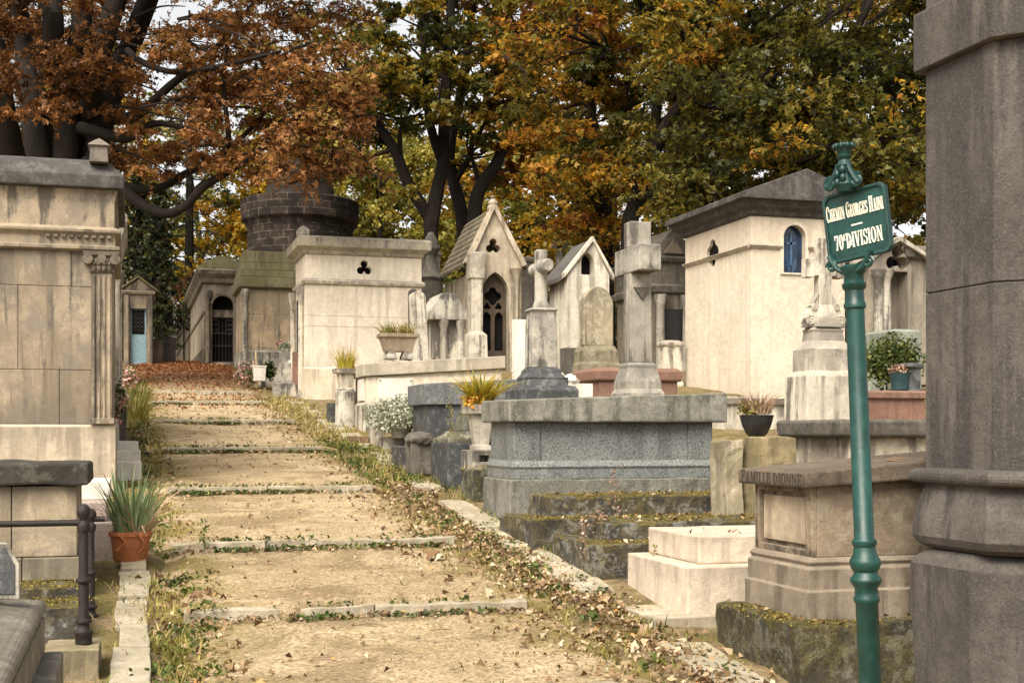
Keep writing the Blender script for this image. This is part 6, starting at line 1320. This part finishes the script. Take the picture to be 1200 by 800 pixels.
forked('dark forked tree with green-black crown above the cream flat-roofed mausoleum', 3, [([(506, 330, 0), (505, 270, 0), (500, 250, 0), (478, 215, -.3), (462, 175, -.6), (445, 150, -.8), (425, 118, -1), (405, 80, -1.2)], .26, .09), ([(505, 265, 0), (512, 225, .2), (519, 190, .3), (520, 150, .4), (524, 90, .5), (528, 20, .6), (530, -60, .8)], .24, .12), ([(478, 215, -.3), (470, 190, -.4), (470, 150, -.5), (490, 110, -.5)], .12, .05), ([(519, 190, .3), (505, 150, .3), (498, 90, 0), (495, 20, 0)], .18, .08), ([(462, 175, -.6), (440, 182, -.8), (415, 195, -1)], .08, .04)],
       [(34, 410, 610, -60, 95, -4, 4, .85, .55), (10, 480, 580, 70, 140, -3, 3, .6, .45), (8, 395, 470, 60, 140, -3, 2, .7, .5), (40, 380, 640, -260, -40, -5, 6, 1.8, .4)], L_GREEN, .4, 506, 42, 130, .135)
forked('slim dark tree curving up behind the gothic chapel roof', 5, [([(546, 330, 0), (543, 270, 0), (532, 215, 0), (527, 175, 0), (540, 110, .3), (550, 40, .4), (560, -50, .5)], .26, .12), ([(532, 215, 0), (548, 188, -.3), (556, 165, -.4), (580, 130, -.6)], .12, .06)], [(26, 500, 640, -40, 115, -2, 4, .9, .6), (7, 560, 630, 110, 170, -2, 3, .6, .75)], L_MIX, .5, 546, 45, 90, .16)
forked('dark leaning tree with orange leaves behind the gothic chapel gable', 6, [([(557, 330, 0), (556, 262, 0), (562, 222, 0), (580, 195, 0), (590, 172, 0), (612, 120, -.4), (640, 70, -.6), (670, 10, -1)], .27, .10), ([(562, 222, 0), (556, 195, .2), (550, 180, .3)], .10, .05), ([(590, 172, 0), (620, 150, -.5), (660, 105, -1), (672, 70, -1.2), (668, 50, -1.3)], .10, .05)], [(30, 580, 720, -30, 140, -4, 2, .9, .55), (9, 570, 660, 160, 215, 1, 5, .6, .6), (26, 560, 740, -220, -30, -4, 4, 1.6, .5)], L_MIX, .5, 557, 43, 90, .16)
forked('broad autumn tree of red, orange and green leaves above the tall square cross', 8, [([(712, 340, 0), (708, 270, 0), (704, 235, 0), (700, 180, .3), (690, 120, .5), (680, 30, .8), (676, -60, 1)], .24, .12), ([(716, 300, 0), (713, 262, .1), (712, 240, .1), (720, 170, .3), (735, 100, .3), (750, 0, .2)], .13, .08), ([(700, 180, .3), (730, 130, -.3), (780, 110, -1), (830, 115, -1.6)], .11, .04), ([(700, 180, .3), (660, 140, 0), (630, 110, 0)], .10, .04)],
       [(95, 610, 830, -30, 225, -5, 2, .85, .5), (26, 640, 790, 180, 285, -3, 1, .8, .55), (40, 600, 850, -240, -20, -6, 4, 1.7, .5)], L_MIX, .5, 712, 35, 170, .112)
forked('olive-green tree with orange flecks filling the upper right behind the cream gabled mausoleum', 9, [([(742, 340, 0), (738, 280, 0), (744, 240, 0), (765, 180, -.6), (800, 120, -1.4), (850, 80, -2), (920, 50, -2.5)], .24, .10), ([(765, 180, -.6), (772, 100, -.5), (780, 0, -.3)], .14, .08), ([(800, 120, -1.4), (840, 125, -2), (890, 135, -2.6), (950, 120, -3)], .10, .04), ([(744, 240, 0), (800, 205, -1), (850, 190, -2), (920, 200, -3)], .10, .04)],
       [(150, 780, 1130, -30, 215, -7, 0, .85, .42), (40, 960, 1120, 80, 290, -6, -1, .8, .42), (30, 770, 900, 160, 240, -5, -1, .8, .5), (50, 760, 1180, -240, -20, -7, 3, 1.7, .45)], L_OLIVE, .45, 742, 32, 200, .102)
# background trees and undergrowth
BG = 'trees far behind the graves'
for i, (px, d, h, r, cz, mat, hue, lab) in enumerate((
    (-40, 48, 19, 5, .2, L_GREEN, .35, 'dark green tree farthest left behind the copper tree'), (60, 52, 20, 5, .15, L_COPPER, .35, 'dim brownish tree behind the dark stems of the copper tree'), (140, 66, 15, 4.5, .12, L_YELLOW, .45, 'yellow tree above the blue-door chapel'), (292, 62, 13, 4.0, .1, L_YELLOW, .7, 'golden yellow tree just left of the brick tower'),
    (245, 80, 22, 5, .3, L_LIME, .4, 'tall pale yellow-green tree far back over the arched mausoleum'), (380, 64, 19, 5, .25, L_GREEN, .55, 'dark olive tree behind the brick tower'), (455, 58, 11, 3.8, .08, L_LIME, .75, 'bright yellow-green low tree right of the brick tower'), (440, 70, 19, 5, .3, L_YELLOW, .3, 'tall yellow-olive tree behind the dark forked tree'),
    (520, 66, 14, 4.5, .1, L_LIME, .55, 'yellow-green tree between the dark trunks'), (590, 62, 13, 4.0, .12, L_YELLOW, .8, 'orange-yellow tree behind the gothic chapel gable'), (650, 60, 12, 4.2, .08, L_LIME, .5, 'pale yellow-green tree left of the small white chapel'), (625, 76, 21, 5.5, .3, L_MIX, .45, 'tall mixed-colour tree far back at the centre'),
    (730, 58, 13, 4.2, .08, L_YELLOW, .55, 'yellow tree behind the tall square cross'), (800, 52, 15, 4.5, .12, L_OLIVE, .6, 'olive tree close behind the cream gabled mausoleum'), (880, 50, 18, 5, .12, L_OLIVE, .35, 'deep green tree hidden behind the gable roof'), (980, 44, 17, 4.6, .1, L_GREEN, .5, 'dark green tree behind the signpost'), (1080, 42, 17, 4.6, .1, L_OLIVE, .3, 'green tree at the right behind the stone pillar'), (330, 90, 24, 6, .2, L_GREEN, .5, 'large dark tree farthest back beyond the brick tower'), (200, 92, 9, 4, .1, L_LIME, .3, 'low green tree far beyond the end of the path'))):
    tree('tree', lab, px, d, h, .26 if d < 70 else .3, r, cz, mat, 40 + i, 9, 130, .17 if d < 60 else .21, 1, hue, .16, (random.uniform(-.05, .05), 0), 50, BG)
for i, (px, d, r, h, mat, lab) in enumerate(((225, 64, 2.6, 4.0, L_BUSH, 'dark shrub beyond the arched mausoleum'), (480, 52, 2.4, 4.5, L_LIME, 'pale green shrub under the dark forked tree'), (620, 47, 2.4, 3.6, L_LIME, 'yellow-green shrub behind the gothic chapel'), (735, 44, 2.4, 3.4, L_BUSH, 'dark shrub behind the small white chapel'), (810, 40, 2.2, 4.5, L_BUSH, 'tall dark shrub behind the dim pedimented mausoleum'), (1060, 32, 2.4, 4.4, L_BUSH, 'dark shrub behind the shadowy gothic mausoleum'), (150, 60, 2.5, 3.4, L_BUSH, 'dark shrub behind the blue-door chapel'), (30, 37, 1.8, 2.6, L_BUSH, 'dark shrub hidden beyond the left mausoleums'), (550, 40, 1.8, 2.6, L_BUSH, 'low dark shrub between cream mausoleum and gothic chapel'))):
    b = at(px, 400, d); g = gz(b.x, b.y); rng = random.Random(i); t = thing('shrub', lab, 'shrub', (b.x, b.y, g)); m = M(); cl = []
    for k in range(9):
        a = rng.uniform(0, 6.28); q = curve_pts((b.x, b.y, g - .1), (math.cos(a) * .6, math.sin(a) * .6, 1), h * rng.uniform(.6, 1), 5, .02, rng, .15); m.tube(q, [.05, .045, .04, .03, .02, .01], 5)
        for w in (2, 3, 4, 5): cl.append((q[w].x + rng.uniform(-1, 1) * r * .4, q[w].y + rng.uniform(-1, 1) * r * .4, q[w].z, r * .4, .8, rng.uniform(.1, .9)))
    m.build('stem', BARK, t, bevel=0); add_crown(t, cl, 90, .2, mat, name='foliage')
def conifer(label, px, d, h, r, seed, narrow=False, group=None):
    rng = random.Random(seed); b = at(px, 400, d); b.z = gz(b.x, b.y) - .1; t = thing('conifer', label, 'tree', b, group); m = M(); m.tube([b + Vector((0, 0, h * i / 8)) for i in range(9)], [.28 * (1 - i / 9) + .02 for i in range(9)], 8); cl = []
    n = 60 if narrow else 46
    for i in range(n):
        f = (.06 if narrow else .18) + (.92 if narrow else .8) * i / n; az = i * 2.4; L = r * (1 - f * .8) * rng.uniform(.7, 1.1); p = b + Vector((0, 0, h * f))
        q = [p, p + Vector((math.cos(az) * L * .5, math.sin(az) * L * .5, (.6 if narrow else -.02) * L)), p + Vector((math.cos(az) * L, math.sin(az) * L, (1.3 if narrow else -.22) * L))]; m.tube(q, [.04, .03, .012], 5)
        for w in (1, 2): cl.append((*q[w], L * (.34 if narrow else .36) + .06, .8 if narrow else .22, rng.uniform(.1, .9)))
    m.build('trunk', BARK, t, bevel=0); add_crown(t, cl, 90, .16, L_CONI, 1, .2, .25, wid=.14, twigs=False)
conifer('tall bluish conifer with level branches left of the brick tower', 222, 60, 17, 3.4, 1)
conifer('slim dark cypress right beside the blue-door chapel', 186, 46, 6.6, 1.0, 2, True, 'cypresses by the end of the path')
conifer('second slim dark cypress nearer the mausoleum wall on the left', 162, 48, 7.6, 1.1, 3, True, 'cypresses by the end of the path')

# ---------------------------------------------------------------- light, sky, camera
sun_dir = Vector((-.50, -.58, .85)).normalized()
w = bpy.data.worlds.new('World'); scene.world = w; w.use_nodes = True; nt = w.node_tree; nt.nodes.clear(); n = N(nt)
sky = n.node('ShaderNodeTexSky'); sky.sky_type = 'NISHITA'; sky.sun_disc = False; sky.sun_elevation = math.asin(sun_dir.z); sky.sun_rotation = math.atan2(sun_dir.x, sun_dir.y); sky.air_density = 1.0; sky.dust_density = 3.0; sky.ozone_density = 1.0
hs_ = n.node('ShaderNodeHueSaturation'); hs_.inputs['Saturation'].default_value = .22; n.link(sky.outputs[0], hs_.inputs['Color'])
c = n.mix(1.0, hs_.outputs[0], (1.0, .965, .91), 'MULTIPLY')
bg = n.node('ShaderNodeBackground'); bg.inputs['Strength'].default_value = .115; n.link(c, bg.inputs['Color']); o = n.node('ShaderNodeOutputWorld'); n.link(bg.outputs[0], o.inputs[0])
sl = bpy.data.lights.new('sun', 'SUN'); sl.energy = 2.8; sl.angle = math.radians(42); sl.color = (1.0, .92, .80); so = bpy.data.objects.new('sun', sl); COL.objects.link(so); so.rotation_euler = sun_dir.to_track_quat('Z', 'Y').to_euler(); so.location = (-5, -5, 20)
cd = bpy.data.cameras.new('camera'); cd.lens = F / 1200 * 36; cd.sensor_width = 36; cd.sensor_fit = 'HORIZONTAL'; cd.shift_y = (HZ - 400) / 1200; cd.clip_start = .05; cd.clip_end = 2000
co = bpy.data.objects.new('camera', cd); COL.objects.link(co); co.location = (0, 0, EYE); co.rotation_euler = (math.pi / 2, 0, -A); scene.camera = co
vs = scene.view_settings; vs.view_transform = 'Standard'; vs.look = 'None'; vs.exposure = 1.18; vs.gamma = 1; vs.use_curve_mapping = False
scene.render.engine = 'CYCLES'; scene.cycles.use_denoising = True; scene.cycles.max_bounces = 7; scene.cycles.transmission_bounces = 4; scene.cycles.diffuse_bounces = 4
try: scene.cycles.denoiser = 'OPENIMAGEDENOISE'
except Exception: pass
